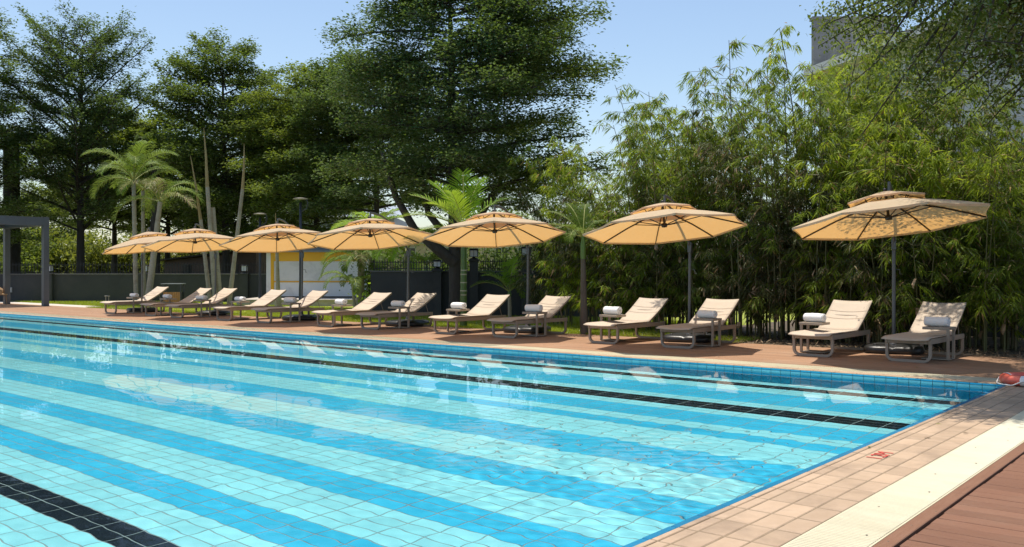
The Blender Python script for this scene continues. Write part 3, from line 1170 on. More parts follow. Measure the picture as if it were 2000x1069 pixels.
def lantern(u, d, z, w, h, label):
    root = frame_root("wall_lantern", u, d, z)
    MB().lathe([(0, 0), (w * .40, 0), (w * .40, .02), (w * .16, .05), (w * .16, .07), (0, .07)], 12).build("foot", M_iron, root)
    MB().box(-w * .42, w * .42, -w * .42, w * .42, .07, .085).build("tray", M_iron, root)
    for (x, y, sx, sy) in ((0, -.40, .36, 0), (0, .40, .36, 0), (-.40, 0, 0, .36), (.40, 0, 0, .36)):
        MB().box(x * w - max(sx * w, .003), x * w + max(sx * w, .003), y * w - max(sy * w, .003), y * w + max(sy * w, .003), .085, h - .06).build("pane", M_lglass, root)
    for sx in (-1, 1):
        for sy in (-1, 1):
            MB().box(sx * .40 * w - .011, sx * .40 * w + .011, sy * .40 * w - .011, sy * .40 * w + .011, .085, h - .06).build("corner_post", M_iron, root)
        MB().box(-.006, .006, sx * .415 * w - .004, sx * .415 * w + .004, .085, h - .06).build("glazing_bar", M_iron, root)
    MB().add([(-.5 * w, -.5 * w, h - .06), (.5 * w, -.5 * w, h - .06), (.5 * w, .5 * w, h - .06), (-.5 * w, .5 * w, h - .06), (-.4 * w, -.4 * w, h), (.4 * w, -.4 * w, h), (.4 * w, .4 * w, h), (-.4 * w, .4 * w, h)],
             [(3, 2, 1, 0), (4, 5, 6, 7), (0, 1, 5, 4), (1, 2, 6, 5), (2, 3, 7, 6), (3, 0, 4, 7)]).build("roof", M_iron, root)
    tag(root, label, "lantern", "lanterns on the wall pillars")

def U(px, d): return (px - 1000.0) / FPX * d

# long left wall
DL = 44.0
r_ = frame_root("boundary_wall", U(-160, DL), DL)
boundary_wall("boundary_wall", r_, U(800, DL) - U(-160, DL), 1.26, .22, .05, "long charcoal garden wall running behind the palms on the left")
fence_on("iron_fence", U(-160, DL), U(94, DL), DL + .1, 1.31, .56, .146, "black spear-topped railing on the wall behind the pergola")
fence_on("iron_fence", U(104, DL), U(470, DL), DL + .1, 1.31, .56, .146, "black spear-topped railing on the wall behind the full-crowned palms")
fence_on("iron_fence", U(486, DL), U(560, DL), DL + .1, 1.31, .56, .146, "short black railing on the wall left of the kiosk")
for px, lab in ((97, "beside the pergola post"), (285, "behind the farthest left parasol"), (478, "to the left of the kiosk")):
    h = pillar("wall_pillar", U(px, DL), DL - .02, .40, 1.27, f"charcoal wall pillar {lab}")
    lantern(U(px, DL), DL - .02, h, .30, .38, f"pale glass lantern on the wall pillar {lab}")
# socket box on the wall
sb = frame_root("socket_box", U(20, DL), DL - .05, .42)
MB().box(-.1, .1, -.03, .05, 0, .24, bev=.01).build("box", mat("socket_box_plastic", (.45, .46, .46), .5), sb)
MB().box(-.07, .07, -.036, -.028, .03, .2).build("lid", mat("socket_box_lid", (.62, .63, .63), .4), sb)
tag(sb, "small pale electric box on the wall behind the pergola post", "electric box")

# right wall, nearer
DR = 30.0
r_ = frame_root("boundary_wall", U(724, DR), DR)
boundary_wall("boundary_wall", r_, U(1330, DR) - U(724, DR), 1.42, .22, .05, "dark garden wall behind the big tree trunk and small palms")
fence_on("iron_fence", U(728, DR), U(914, DR), DR + .1, 1.47, .36, .085, "low black railing on the dark wall left of the tall lantern pillar")
fence_on("iron_fence", U(937, DR), U(1016, DR), DR + .1, 1.47, .38, .075, "black railing between the two tall lantern pillars")
fence_on("iron_fence", U(1042, DR), U(1320, DR), DR + .1, 1.47, .38, .085, "black railing on the wall running into the bamboo")
h = pillar("wall_pillar", U(855, DR), DR - .16, .26, 1.44, "low dark pillar on the wall left of the big trunk")
lantern(U(855, DR), DR - .16, h, .29, .30, "small dark lantern on the low wall pillar")
h = pillar("wall_pillar", U(926, DR), DR - .2, .27, 1.76, "tall dark wall pillar right of the big trunk")
lantern(U(926, DR), DR - .2, h, .32, .34, "dark lantern on the tall pillar right of the big trunk")
h = pillar("wall_pillar", U(1028, DR), DR - .2, .30, 1.80, "tall dark wall pillar behind the pole of the third parasol from the right")
lantern(U(1028, DR), DR - .2, h, .38, .36, "dark lantern half hidden behind the pole of the third parasol from the right")
# wall behind the bamboo
bw_ = MB().box(-9.5, 9, 23.1, 23.35, -.2, 1.75).box(-9.52, 9, 23.06, 23.39, 1.75, 1.80).build("boundary_wall", M_wall)
tag(bw_, "dark wall in shade behind the bamboo on the right", "wall")

# kiosk on its plinth
M_plinth = mat("plinth_concrete", (.40, .355, .30), .85, (.47, .42, .36), 2.5, bump=.2, bscale=22, dirt=(.30, .265, .22), dirt_scale=1.6, dirt_range=(.55, .8))
M_kwhite = mat("kiosk_white_metal", (.74, .74, .73), .5, (.79, .79, .78), 3, dirt=(.50, .49, .47), dirt_scale=1.5, dirt_range=(.55, .85))
M_kyel = mat("kiosk_yellow", (.80, .42, .010), .45, (.84, .45, .014), 3)
M_kdark = mat("kiosk_roof_grey", (.16, .18, .18), .6, (.22, .24, .24), 3)
pl = frame_root("plinth", U(462, 39), 39)
Lp = U(866, 39) - U(462, 39)
MB().box(0, Lp, 0, 4.6, -.1, .20).build("slab", M_plinth, pl)
k = 0
nst = 7
for i in range(nst):
    MB().box(i * Lp / nst + .004, (i + 1) * Lp / nst - .004, -.05, 4.62, .20, .243, bev=.006).build("coping_stone", M_plinth, pl)
tag(pl, "low pale concrete plinth in front of the kiosk", "plinth")
KD = 41.5
ks = frame_root("kiosk", U(520, KD), KD, .243)
KW = U(704, KD) - U(520, KD); KH = 2.04
MB().box(0, KW, .05, 3.0, .06, KH - .01).build("body", M_kwhite, ks)
MB().box(.02, KW - .02, .10, 2.9, .0, .06).build("gap_block", mat("kiosk_gap_black", (.01, .01, .01), .8), ks)  # black block stands for the dark gap below the kiosk body
MB().box(.0, .20, .0, .049, .06, KH).build("corner_panel", M_kwhite, ks)
MB().box(.203, .34, -.012, .048, .06, KH).build("post", M_kyel, ks)
MB().box(.343, KW, -.010, .048, KH - .40, KH).build("fascia", M_kyel, ks)
MB().box(.343, KW, -.014, .04, .70, .745).build("counter_edge", M_kyel, ks)
sh = MB()
n = 22
for i in range(n):
    z0 = .748 + i * (KH - .402 - .748) / n; z1 = .748 + (i + 1) * (KH - .402 - .748) / n
    zm = (z0 + z1) / 2
    sh.add([(.345, .03, z0), (KW - .05, .03, z0), (KW - .05, .012, z0 + .012), (.345, .012, z0 + .012), (KW - .05, .012, z1 - .006), (.345, .012, z1 - .006), (KW - .05, .03, z1), (.345, .03, z1)],
           [(0, 1, 2, 3), (3, 2, 4, 5), (5, 4, 6, 7)])
sh.build("roller_shutter", M_kwhite, ks)
for i in range(3):
    a = .345 + i * (KW - .39) / 3
    MB().box(a + .006, a + (KW - .39) / 3 - .006, .018, .049, .065, .695).build("front_panel", M_kwhite, ks)
MB().box(-.12, KW + .15, -.30, 3.2, KH, KH + .07).build("roof", M_kdark, ks)
MB().box(.1, KW, .3, 3.1, KH + .07, KH + .22).build("roof_edge", M_kdark, ks)
tag(ks, "white kiosk with yellow fascia and closed roller shutter", "kiosk")

# lamp posts
M_lamp = mat("lamp_post_metal", (.045, .048, .052), .45, metallic=.3)
M_lhead = mat("lamp_head", (.30, .27, .22), .5)
def lamp_post(px, d, hz, hw, label):
    t = frame_root("lamp_post", U(px, d), d)
    MB().lathe([(0, 0), (.14, 0), (.14, .02), (.085, .05), (.075, .6), (.06, 1.0), (.055, hz - .15), (0, hz - .15)], 12).build("post", M_lamp, t)
    MB().tube([(.04, 0, hz - .55), (.26, 0, hz - .40), (.30, 0, hz - .18), (.24, 0, hz - .02)], .03, 8).build("arm", M_lamp, t)
    MB().lathe([(0, hz + .03), (hw * .5, hz + .028), (hw, hz), (hw * .96, hz - .03), (0, hz - .04)], 20, c=(0, 0, 0)).build("lamp_head", M_lhead, t)
    tag(t, label, "lamp post", "lamp posts near the kiosk")
lamp_post(508, 40.8, 3.96, .28, "dark garden lamp post left of the kiosk, shorter one")
lamp_post(587, 38.6, 4.46, .31, "dark garden lamp post in front of the kiosk shutter, taller one")

# litter bin
M_bwood = mat("bin_wood", (.36, .17, .045), .6, (.42, .21, .06), 6, stretch=(6, 6, 1), piece=.12)
bn = empty("litter_bin", (-34.0, 20.0, -.012), YAW)
for x in (-.36, .36):
    for y in (-.18, .18):
        MB().box(x - .02, x + .02, y - .02, y + .02, 0, .93).build("corner_post", M_lamp, bn)
MB().box(-.42, .42, -.24, .24, .93, .965, bev=.006).build("top", M_kdark, bn)
MB().box(-.33, .33, -.15, .15, .06, .62).build("liner", M_plast, bn)
for i in range(9):
    MB().box(-.335 + i * .0748, -.335 + i * .0748 + .066, -.175, -.155, .06, .62).build("slat", M_bwood, bn)
tag(bn, "garden litter bin with wooden slats behind the far loungers", "litter bin")

# bollard light and garden spike at the path
bo = empty("bollard_light", (-36.0, 18.3, -.012))
MB().lathe([(0, 0), (.10, 0), (.10, .03), (.0, .03)], 14).build("base", M_lamp, bo)
for k in range(4):
    a = k * math.pi / 2 + .4
    MB().tube([(.075 * math.cos(a), .075 * math.sin(a), .03), (.075 * math.cos(a), .075 * math.sin(a), .44)], .011, 6).build("rod", M_lhead, bo)
MB().lathe([(0, .44), (.10, .44), (.10, .475), (0, .49)], 14).build("cap", M_lhead, bo)
tag(bo, "short bollard light at the far end of the lawn", "bollard light")
sp = empty("garden_spike", (-36.4, 19.6, -.03))
MB().tube([(0, 0, 0), (0, 0, .45)], .02, 6).build("stake", M_lhead, sp)
MB().lathe([(0, .45), (.03, .46), (.03, .60), (0, .64)], 8).build("head", M_iron, sp)
tag(sp, "thin black-headed garden spike beside the bollard light", "garden light")

# pergola at the left end
M_perg = mat("pergola_aluminium", (.085, .09, .10), .45, (.10, .105, .115), 2)
pg = empty("pergola", (-39.2, 17.3, .001))
PH = 3.66
for (x, y) in ((0, 0), (-3.75, 0), (0, -2.55), (-3.75, -2.55)):
    MB().box(x - .11, x + .11, y - .11, y + .11, 0, PH - .36).build("post", M_perg, pg)
for y in (0, -2.55):
    MB().box(-3.86, .112, y - .112, y + .112, PH - .36, PH, bev=.004).build("beam", M_perg, pg)
for x in (0, -3.75):
    MB().box(x - .108, x + .108, -2.436, -.114, PH - .355, PH - .004).build("beam", M_perg, pg)
for i in range(12):
    y = -2.33 + i * .19
    MB().box(-3.64, -.11, y - .085, y + .085, PH - .12, PH - .095).build("louvre", M_perg, pg)
tag(pg, "dark grey aluminium pergola at the left edge", "pergola")
# wicker chair under it
M_wick = mat("wicker", (.36, .23, .12), .7, (.46, .31, .17), 40, bump=.8, bscale=90)
ch = empty("wicker_chair", (-43.05, 17.15, -.011), 2.6)
MB().lathe([(0, .40), (.24, .40), (.26, .43), (.24, .46), (0, .46)], 20).build("seat", M_wick, ch)
bk = MB(); vs = []; fs = []
for i in range(15):
    a = math.pi * (-.05 + 1.1 * i / 14)
    top = .62 + .22 * math.sin(math.pi * i / 14)
    for z, r in ((.42, .25), (.55, .285), (top, .305)):
        vs.append((r * math.cos(a), r * math.sin(a), z))
    for z, r in ((.42, .235), (.55, .265), (top, .28)):
        vs.append((r * math.cos(a), r * math.sin(a), z))
for i in range(14):
    for j in (0, 1):
        fs.append((i * 6 + j, (i + 1) * 6 + j, (i + 1) * 6 + j + 1, i * 6 + j + 1))
        fs.append((i * 6 + 3 + j + 1, (i + 1) * 6 + 3 + j + 1, (i + 1) * 6 + 3 + j, i * 6 + 3 + j))
    fs.append((i * 6 + 2, (i + 1) * 6 + 2, (i + 1) * 6 + 5, i * 6 + 5))
fs += [(0, 1, 4, 3), (1, 2, 5, 4)]
b = 14 * 6
fs += [(b + 3, b + 4, b + 1, b), (b + 4, b + 5, b + 2, b + 1)]
bk.add(vs, fs, True).build("back", M_wick, ch)
for (x, y) in ((.17, .17), (-.17, .17), (.17, -.17), (-.17, -.17)):
    MB().tube([(x, y, .42), (x * 1.3, y * 1.3, .0)], [.02, .013], 8).build("leg", mat("chair_leg_wood", (.30, .18, .09), .6) if x == .17 and y == .17 else bpy.data.materials["chair_leg_wood"], ch)
tag(ch, "woven wicker tub chair under the pergola at the left edge", "chair")

# houses beyond the walls
M_pink = mat("render_pale_pink", (.46, .37, .32), .9, (.54, .45, .40), .6, bump=.2, bscale=8, dirt=(.33, .25, .20), dirt_scale=.5, dirt_range=(.5, .8))
M_pane = mat("window_dark_glass", (.03, .035, .04), .12)
M_wframe = mat("window_frame_white", (.5, .5, .5), .5)
def house_window(parent, x, y, z, w, h):
    f = MB().box(x - .05, x + w + .05, y - .03, y + .02, z - .05, z + h + .05).build("window", M_wframe, parent)
    MB().box(x, x + w / 2 - .02, y - .036, y - .029, z, z + h).build("pane", M_pane, f)
    MB().box(x + w / 2 + .02, x + w, y - .036, y - .029, z, z + h).build("pane", M_pane, f)
D1 = 56.0
hs = frame_root("house", U(722, D1), D1)
W1 = U(1120, D1) - U(722, D1)
MB().box(0, W1, 0, 8, -.2, 3.7).build("wall", M_pink, hs)
MB().box(-.4, W1 + .4, -.5, 8.4, 3.7, 3.9).build("roof", mat("house_roof_brown", (.14, .09, .07), .8, (.2, .13, .1), 2), hs)
for x in (2.0, 4.6, 7.6, 8.4 + .6, 10.2):
    house_window(hs, x, 0, 1.7, .75, 1.1)
MB().box(-.02, W1 + .02, -.08, -.002, 3.05, 3.16).build("string_course", M_wframe, hs)
tag(hs, "pale pink plastered house seen through the railing", "house")
D2 = 72.0
h2 = frame_root("house", U(570, D2), D2)
W2 = U(770, D2) - U(570, D2)
M_grey = mat("render_grey", (.42, .44, .46), .9, (.5, .52, .54), .4, stretch=(1, 1, 6), bump=.2, bscale=4)
MB().box(0, W2, 0, 9, -.2, 5.6).build("wall", M_grey, h2)
rf = MB()
nc = 40
for i in range(nc):
    xa = -.4 + i * (W2 + .8) / nc; xb = -.4 + (i + 1) * (W2 + .8) / nc; xm = (xa + xb) / 2
    rf.add([(xa, -.6, 5.55), (xm, -.6, 5.62), (xb, -.6, 5.55), (xb, 9.4, 7.05), (xm, 9.4, 7.12), (xa, 9.4, 7.05)], [(0, 1, 4, 5), (1, 2, 3, 4)])
rf.build("roof", mat("corrugated_sheet", (.42, .45, .48), .45, (.52, .55, .58), 1.2, metallic=.3), h2)
for x in (1.5, 4.0):
    house_window(h2, x, 0, 2.6, .9, 1.2)
tag(h2, "grey house with pale corrugated roof behind the trees", "house")
D3 = 52.0
h3 = frame_root("shed", U(322, D3), D3)
W3 = U(500, D3) - U(322, D3)
MB().add([(0, 0, -.2), (W3, 0, -.2), (W3, 0, 2.55), (0, 0, 2.0), (0, 4, -.2), (W3, 4, -.2), (W3, 4, 2.55), (0, 4, 2.0)], [(0, 1, 2, 3), (1, 5, 6, 2), (4, 0, 3, 7), (5, 4, 7, 6)]).build("wall", mat("shed_brown", (.13, .085, .07), .9, (.2, .14, .115), 1), h3)
MB().add([(-.3, -.5, 1.98), (W3 + .3, -.5, 2.65), (W3 + .3, 4.3, 2.65), (-.3, 4.3, 1.98), (-.3, -.5, 2.05), (W3 + .3, -.5, 2.72), (W3 + .3, 4.3, 2.72), (-.3, 4.3, 2.05)],
         [(3, 2, 1, 0), (4, 5, 6, 7), (0, 1, 5, 4), (1, 2, 6, 5), (2, 3, 7, 6), (3, 0, 4, 7)]).build("roof", mat("shed_roof", (.07, .055, .05), .8), h3)
for x in (1.0, 2.5, 3.6):
    MB().box(x, x + .5, -.03, -.002, 1.0, 1.8).build("opening", M_pane, h3)
tag(h3, "brown shed with sloping roof behind the left wall", "shed")

# white house on the right, one long face running towards the viewer
M_hw = mat("house_white_render", (.62, .61, .59), .85, (.68, .67, .65), .5, bump=.1, bscale=6, dirt=(.52, .50, .47), dirt_scale=.7, dirt_range=(.5, .8))
M_hg = mat("house_grey_block", (.19, .19, .195), .95, (.26, .26, .265), 1.6, bump=.4, bscale=10, dirt=(.13, .13, .135), dirt_scale=1.1, dirt_range=(.5, .75))
p0 = ud(11.25, 34.0); p1 = ud(11.25 + .24 * 12, 34 - .97 * 12)
ang = math.atan2((p1 - p0).y, (p1 - p0).x)
h4 = empty("house", p0, ang)                           # local x runs along the long face, +y lies behind it
MB().box(0, 12, 0, 7, -.2, 8.55).build("wall", M_hw, h4)
MB().box(-.12, 12.3, -.55, 7.4, 8.55, 8.85).build("roof_slab", M_hw, h4)
tw_ = MB().box(0, 3.2, 0, .25, 8.6, 11.1).build("parapet_wall", M_hg, h4)
tw_.matrix_parent_inverse = Matrix.LocRotScale(p0, Matrix.Rotation(ang, 3, 'Z'), None).inverted()
tw_.matrix_basis = Matrix.LocRotScale(ud(U(1589, 35.6), 35.6), Matrix.Rotation(YAW, 3, 'Z'), None)
MB().box(-.06, 3.26, -.06, .31, 11.1, 11.22).build("parapet_cap", M_hg, tw_)
for (x, z) in ((.75, 7.0), (3.6, 6.9), (6.4, 6.9), (9.2, 6.9), (.75, 3.6), (3.6, 3.6), (6.4, 3.6), (9.2, 3.6)):
    house_window(h4, x, 0, z, 1.0, 1.3)
MB().tube([(1.9, -.12, 8.5), (1.9, -.12, .2)], .05, 8).build("downpipe", M_wframe, h4)
tag(h4, "white house with unfinished grey parapet above the bamboo", "house")
# ------------------------------------------------------------------ vegetation
def unit(a):
    return a / np.maximum(np.linalg.norm(a, axis=-1, keepdims=True), 1e-9)

def leaf_quads(base, axis, normal, length, width, fold=.0, droop=0.0):
    """one four-cornered leaf per row: base, two shoulders, tip"""
    axis = unit(axis)
    side = unit(np.cross(axis, normal))
    nn = np.cross(side, axis)
    L = length[:, None]; W = width[:, None]
    tip = base + axis * L - np.array([0, 0, 1.0]) * droop * L
    mid = base + axis * L * .45 + nn * fold * W
    v = np.stack([base, mid + side * W * .5, tip, mid - side * W * .5], 1)
    return v.reshape(-1, 3)

def leaf_object(name, vs, vals, material, parent):
    n = len(vs) // 4
    q = np.arange(n * 4, dtype=np.int32).reshape(-1, 4)
    me = np_mesh(name, vs, quads=q, facev=vals)
    return new_obj(name, me, material, parent)

M_bark = mat("bark_dark", (.035, .028, .022), .95, (.07, .056, .045), 7, stretch=(1, 1, .25), bump=.9, bscale=16)
M_bark2 = mat("bark_grey", (.09, .075, .06), .95, (.14, .12, .095), 7, stretch=(1, 1, .25), bump=.9, bscale=16)
LM_tier = leaf_mat("leaf_terminalia", (.032, .058, .009), (.108, .158, .022), (.24, .34, .03), .38)
LM_tier2 = leaf_mat("leaf_terminalia_light", (.047, .080, .010), (.152, .205, .024), (.33, .42, .035), .40)
LM_tier3 = leaf_mat("leaf_terminalia_blue", (.030, .058, .013), (.092, .146, .028), (.20, .30, .038), .36)
LM_round = leaf_mat("leaf_ficus", (.032, .050, .010), (.10, .135, .020), (.25, .33, .03), .36, gloss=.5)
LM_bush = leaf_mat("leaf_bush_yellow_green", (.06, .085, .012), (.17, .20, .025), (.36, .40, .04), .45)
LM_bam = leaf_mat("leaf_bamboo", (.050, .088, .010), (.185, .245, .032), (.40, .53, .045), .46, dry=(.36, .25, .13), dry_at=.92)
LM_bamy = leaf_mat("leaf_bamboo_young", (.10, .165, .010), (.25, .325, .026), (.54, .66, .045), .48, dry=(.36, .23, .08), dry_at=.94)
LM_bamshade = leaf_mat("leaf_bamboo_shade", (.034, .042, .012), (.105, .108, .040), (.16, .19, .04), .36, dry=(.34, .24, .14), dry_at=.87)  # shade low in the bamboo is put into this darker leaf colour
LM_palm = leaf_mat("leaf_palm", (.055, .105, .016), (.15, .215, .032), (.30, .42, .05), .38, gloss=.5)
LM_palmy = leaf_mat("leaf_palm_bright", (.10, .21, .012), (.22, .36, .025), (.48, .66, .05), .45, gloss=.5)
LM_palmdry = leaf_mat("leaf_palm_pale", (.11, .130, .035), (.23, .245, .085), (.28, .31, .08), .30, gloss=.4, dry=(.34, .26, .15), dry_at=.75)

def tiered_tree(name, base, H, z0, Rf, n_br, dens, leaf_l, lm, trunk_r, label, lean=(0, 0), rise=.18, bark=None, seed=1, thick=.16, group=None, limbs=(), gap=0.0, spread=1.0, trim=0.0):
    r = np.random.default_rng(seed)
    rr = random.Random(seed)
    t = empty(name, base)
    lx, ly = lean
    def trunk_at(z):
        f = z / H
        return np.array([lx * f + .10 * math.sin(3.1 * f + seed), ly * f + .10 * math.sin(2.3 * f + 2 * seed), z])
    tp = [tuple(trunk_at(H * k / 14)) for k in range(14)]
    tr = MB().tube(tp, [trunk_r * (1.25 if k == 0 else 1) * (1 - .92 * (k / 13) ** .9) + .015 for k in range(14)], 9)
    for lb_ in limbs:                                  # big side stems: list of points with radius
        tr.tube([p[:3] for p in lb_], [p[3] for p in lb_], 8)
    mb = MB()
    P = []; A = []; Nn = []
    az = rr.uniform(0, 6)
    for i in range(n_br):
        f = (i + .5) / n_br
        z = z0 + (H * .985 - z0) * f ** .92
        az += 2.39996 + rr.uniform(-.45, .45)
        if rr.random() < gap and z > 5: continue
        L = Rf(z) * rr.uniform(.72, 1.12) * (1 - trim * max(0.0, .12 * math.cos(az) - .97 * math.sin(az)))
        if L < .15: continue
        o = trunk_at(z)
        dirv = np.array([math.cos(az), math.sin(az), 0])
        rs = rise * rr.uniform(.25, 2.0)
        pts = []
        for k in range(6):
            s = k / 5
            pts.append(o + dirv * L * s + np.array([0, 0, L * rs * (s ** 1.0) - .10 * L * s * s * (1 if rise < .4 else .2)]) + np.array([-dirv[1], dirv[0], 0]) * .08 * L * math.sin(2.5 * s + i))
        rad = max(.012, trunk_r * .34 * (L / 4) ** .7 * (1 - .5 * f))
        mb.tube([tuple(p) for p in pts], [rad * (1 - .85 * k / 5) + .004 for k in range(6)], 5, cap=False)
        # side twigs lie flat like a plate
        nt_ = max(5, int(L * 5.0))
        for j in range(nt_):
            s = .18 + .82 * (j + rr.random()) / nt_
            k = min(4, int(s * 5)); q = s * 5 - k
            p = pts[k] * (1 - q) + pts[k + 1] * q
            sgn = 1 if j % 2 else -1
            ta = az + sgn * rr.uniform(.5, 1.25)
            tl = (.20 + .42 * L * (1.05 - s) ** .8 * rr.uniform(.5, 1.1)) * spread
            if s > .93: tl *= .7
            e = p + np.array([math.cos(ta) * tl, math.sin(ta) * tl, tl * (rs * .5 + rr.uniform(-.05, .16))])
            mb.tube([tuple(p), tuple(e)], [.012, .004], 3, cap=False)
            m = max(5, int(dens * (tl + .15)))
            u = r.random(m) ** .8
            c = p[None] * (1 - u[:, None]) + e[None] * u[:, None]
            c = c + r.normal(0, 1, (m, 3)) * np.array([.13, .13, thick * .5])
            P.append(c)
            a = np.stack([np.cos(th := ta + r.normal(0, 1.0, m)), np.sin(th), r.normal(.05, .35, m)], 1)
            A.append(a)
            Nn.append(np.stack([r.normal(0, .45, m), r.normal(0, .45, m), np.ones(m)], 1))
    P = np.concatenate(P); A = np.concatenate(A); Nn = np.concatenate(Nn)
    n = len(P)
    L_ = leaf_l * r.uniform(.65, 1.25, n)
    vs = leaf_quads(P, A, Nn, L_, L_ * r.uniform(.42, .6, n), .12, .1)
    tr.build("trunk", bark or M_bark, t)
    mb.build("branches", bark or M_bark, t)
    leaf_object("crown", vs, r.random(n), lm, t)
    tag(t, label, "tree", group)
    return n

def interp(pts):
    xs = [p[0] for p in pts]; ys = [p[1] for p in pts]
    return lambda z: float(np.interp(z, xs, ys))

NLEAF = 0
# the big tree behind the middle parasols
b3 = at(899, 28.6, -.05)
NLEAF += tiered_tree("spreading_tree", b3, 12.4, 3.4, interp([(3.2, 4.2), (4.6, 5.0), (6, 5.4), (8, 4.9), (9.5, 4.2), (11, 3.1), (12.4, 1.3)]), 104, 86, .13, LM_tier3, .24,
    "huge dark spreading tree with tiered branches behind the middle parasols", lean=(-.9, .4), rise=.17, seed=11, thick=.38, trim=.60, spread=1.2, gap=.10,
    limbs=[[(-.15, -.05, 1.75, .20), (-.55, -.45, 2.2, .17), (-1.05, -.95, 2.8, .13), (-1.5, -1.3, 3.8, .10), (-1.8, -1.6, 5.2, .06)],
           [(-.2, -.1, 2.2, .16), (.2, .5, 3.0, .13), (.7, 1.0, 4.2, .09), (1.0, 1.5, 5.6, .05)],
           [(-.35, -.25, 2.6, .14), (-.9, -.5, 3.3, .10), (-1.1, -.6, 4.6, .07)]])
NLEAF += tiered_tree("spreading_tree", at(618, 46.5, -.05), 11.6, 3.3, interp([(3.2, 3.0), (5, 3.9), (8, 4.0), (10, 3.3), (11.6, 1.5)]), 68, 64, .165, LM_tier2, .19,
    "lighter green tiered tree directly behind the kiosk", rise=.16, seed=12, thick=.30, spread=1.2)
NLEAF += tiered_tree("spreading_tree", at(730, 44, -.05), 11.4, 4.2, interp([(4.0, 3.6), (6, 4.2), (8, 4.2), (10.5, 3.2), (12.4, 1.2)]), 46, 56, .18, LM_tier3, .2,
    "dark tree filling the gap between the kiosk tree and the huge tree", rise=.18, seed=13, thick=.30, spread=1.2)
NLEAF += tiered_tree("tiered_tree", at(440, 50, -.05), 13.9, 2.6, interp([(2.4, 3.0), (5, 4.2), (8, 4.3), (10.5, 3.7), (12.4, 2.5), (13.9, 1.0)]), 78, 56, .18, LM_tier, .24,
    "tall dark tiered tree behind the bare palm stems", rise=.30, seed=14, thick=.34, spread=1.2)
NLEAF += tiered_tree("tiered_tree", at(160, 50, -.05), 14.6, 3.4, interp([(3.3, 3.2), (5, 4.0), (7, 4.2), (9, 4.0), (11, 3.5), (13, 2.7), (14.6, 1.3)]), 84, 46, .165, LM_tier3, .24,
    "tall conifer-like tiered tree behind the wall at the left", rise=.55, seed=15, thick=.22, spread=1.1)
NLEAF += tiered_tree("tiered_tree", at(222, 57, -.05), 11.5, 3.9, interp([(3.8, 3.6), (5, 4.2), (8, 3.6), (10, 2.6), (11.5, 1.0)]), 60, 50, .20, LM_tier2, .2,
    "shorter tiered tree behind the full-crowned palms", rise=.22, seed=16, thick=.3, spread=1.2)
NLEAF += tiered_tree("tiered_tree", at(-38, 46, -.05), 14.6, 2.2, interp([(2.2, 3.0), (5, 3.4), (9, 2.7), (12, 2.2), (14.6, 1.0)]), 64, 48, .17, LM_tier, .24,
    "tree at the very left edge reaching into the sky", rise=.3, seed=17, thick=.28, spread=1.2)
NLEAF += tiered_tree("tiered_tree", at(330, 60, -.05), 11.6, 3.6, interp([(3.5, 4.0), (5, 5.0), (8, 4.2), (10, 2.8), (11.6, 1.0)]), 56, 34, .27, LM_tier, .22,
    "dark tree filling the gap left of the bare palm stems", rise=.24, seed=18, thick=.36, spread=1.2)
NLEAF += tiered_tree("tiered_tree", at(548, 56, -.05), 12.0, 1.8, interp([(1.8, 4.0), (5, 4.8), (8, 4.4), (10, 3.0), (12, 1.0)]), 56, 34, .26, LM_tier3, .22,
    "dark tree behind the left lamp post", rise=.22, seed=19, thick=.36, spread=1.2)
NLEAF += tiered_tree("tiered_tree", at(92, 78, -.05), 8.5, 1.2, interp([(1.2, 4.0), (4, 4.6), (6.5, 3.6), (8.5, 1.2)]), 40, 30, .28, LM_tier2, .2,
    "low leafy tree glimpsed through the pergola opening", rise=.2, seed=20, thick=.4, spread=1.2)

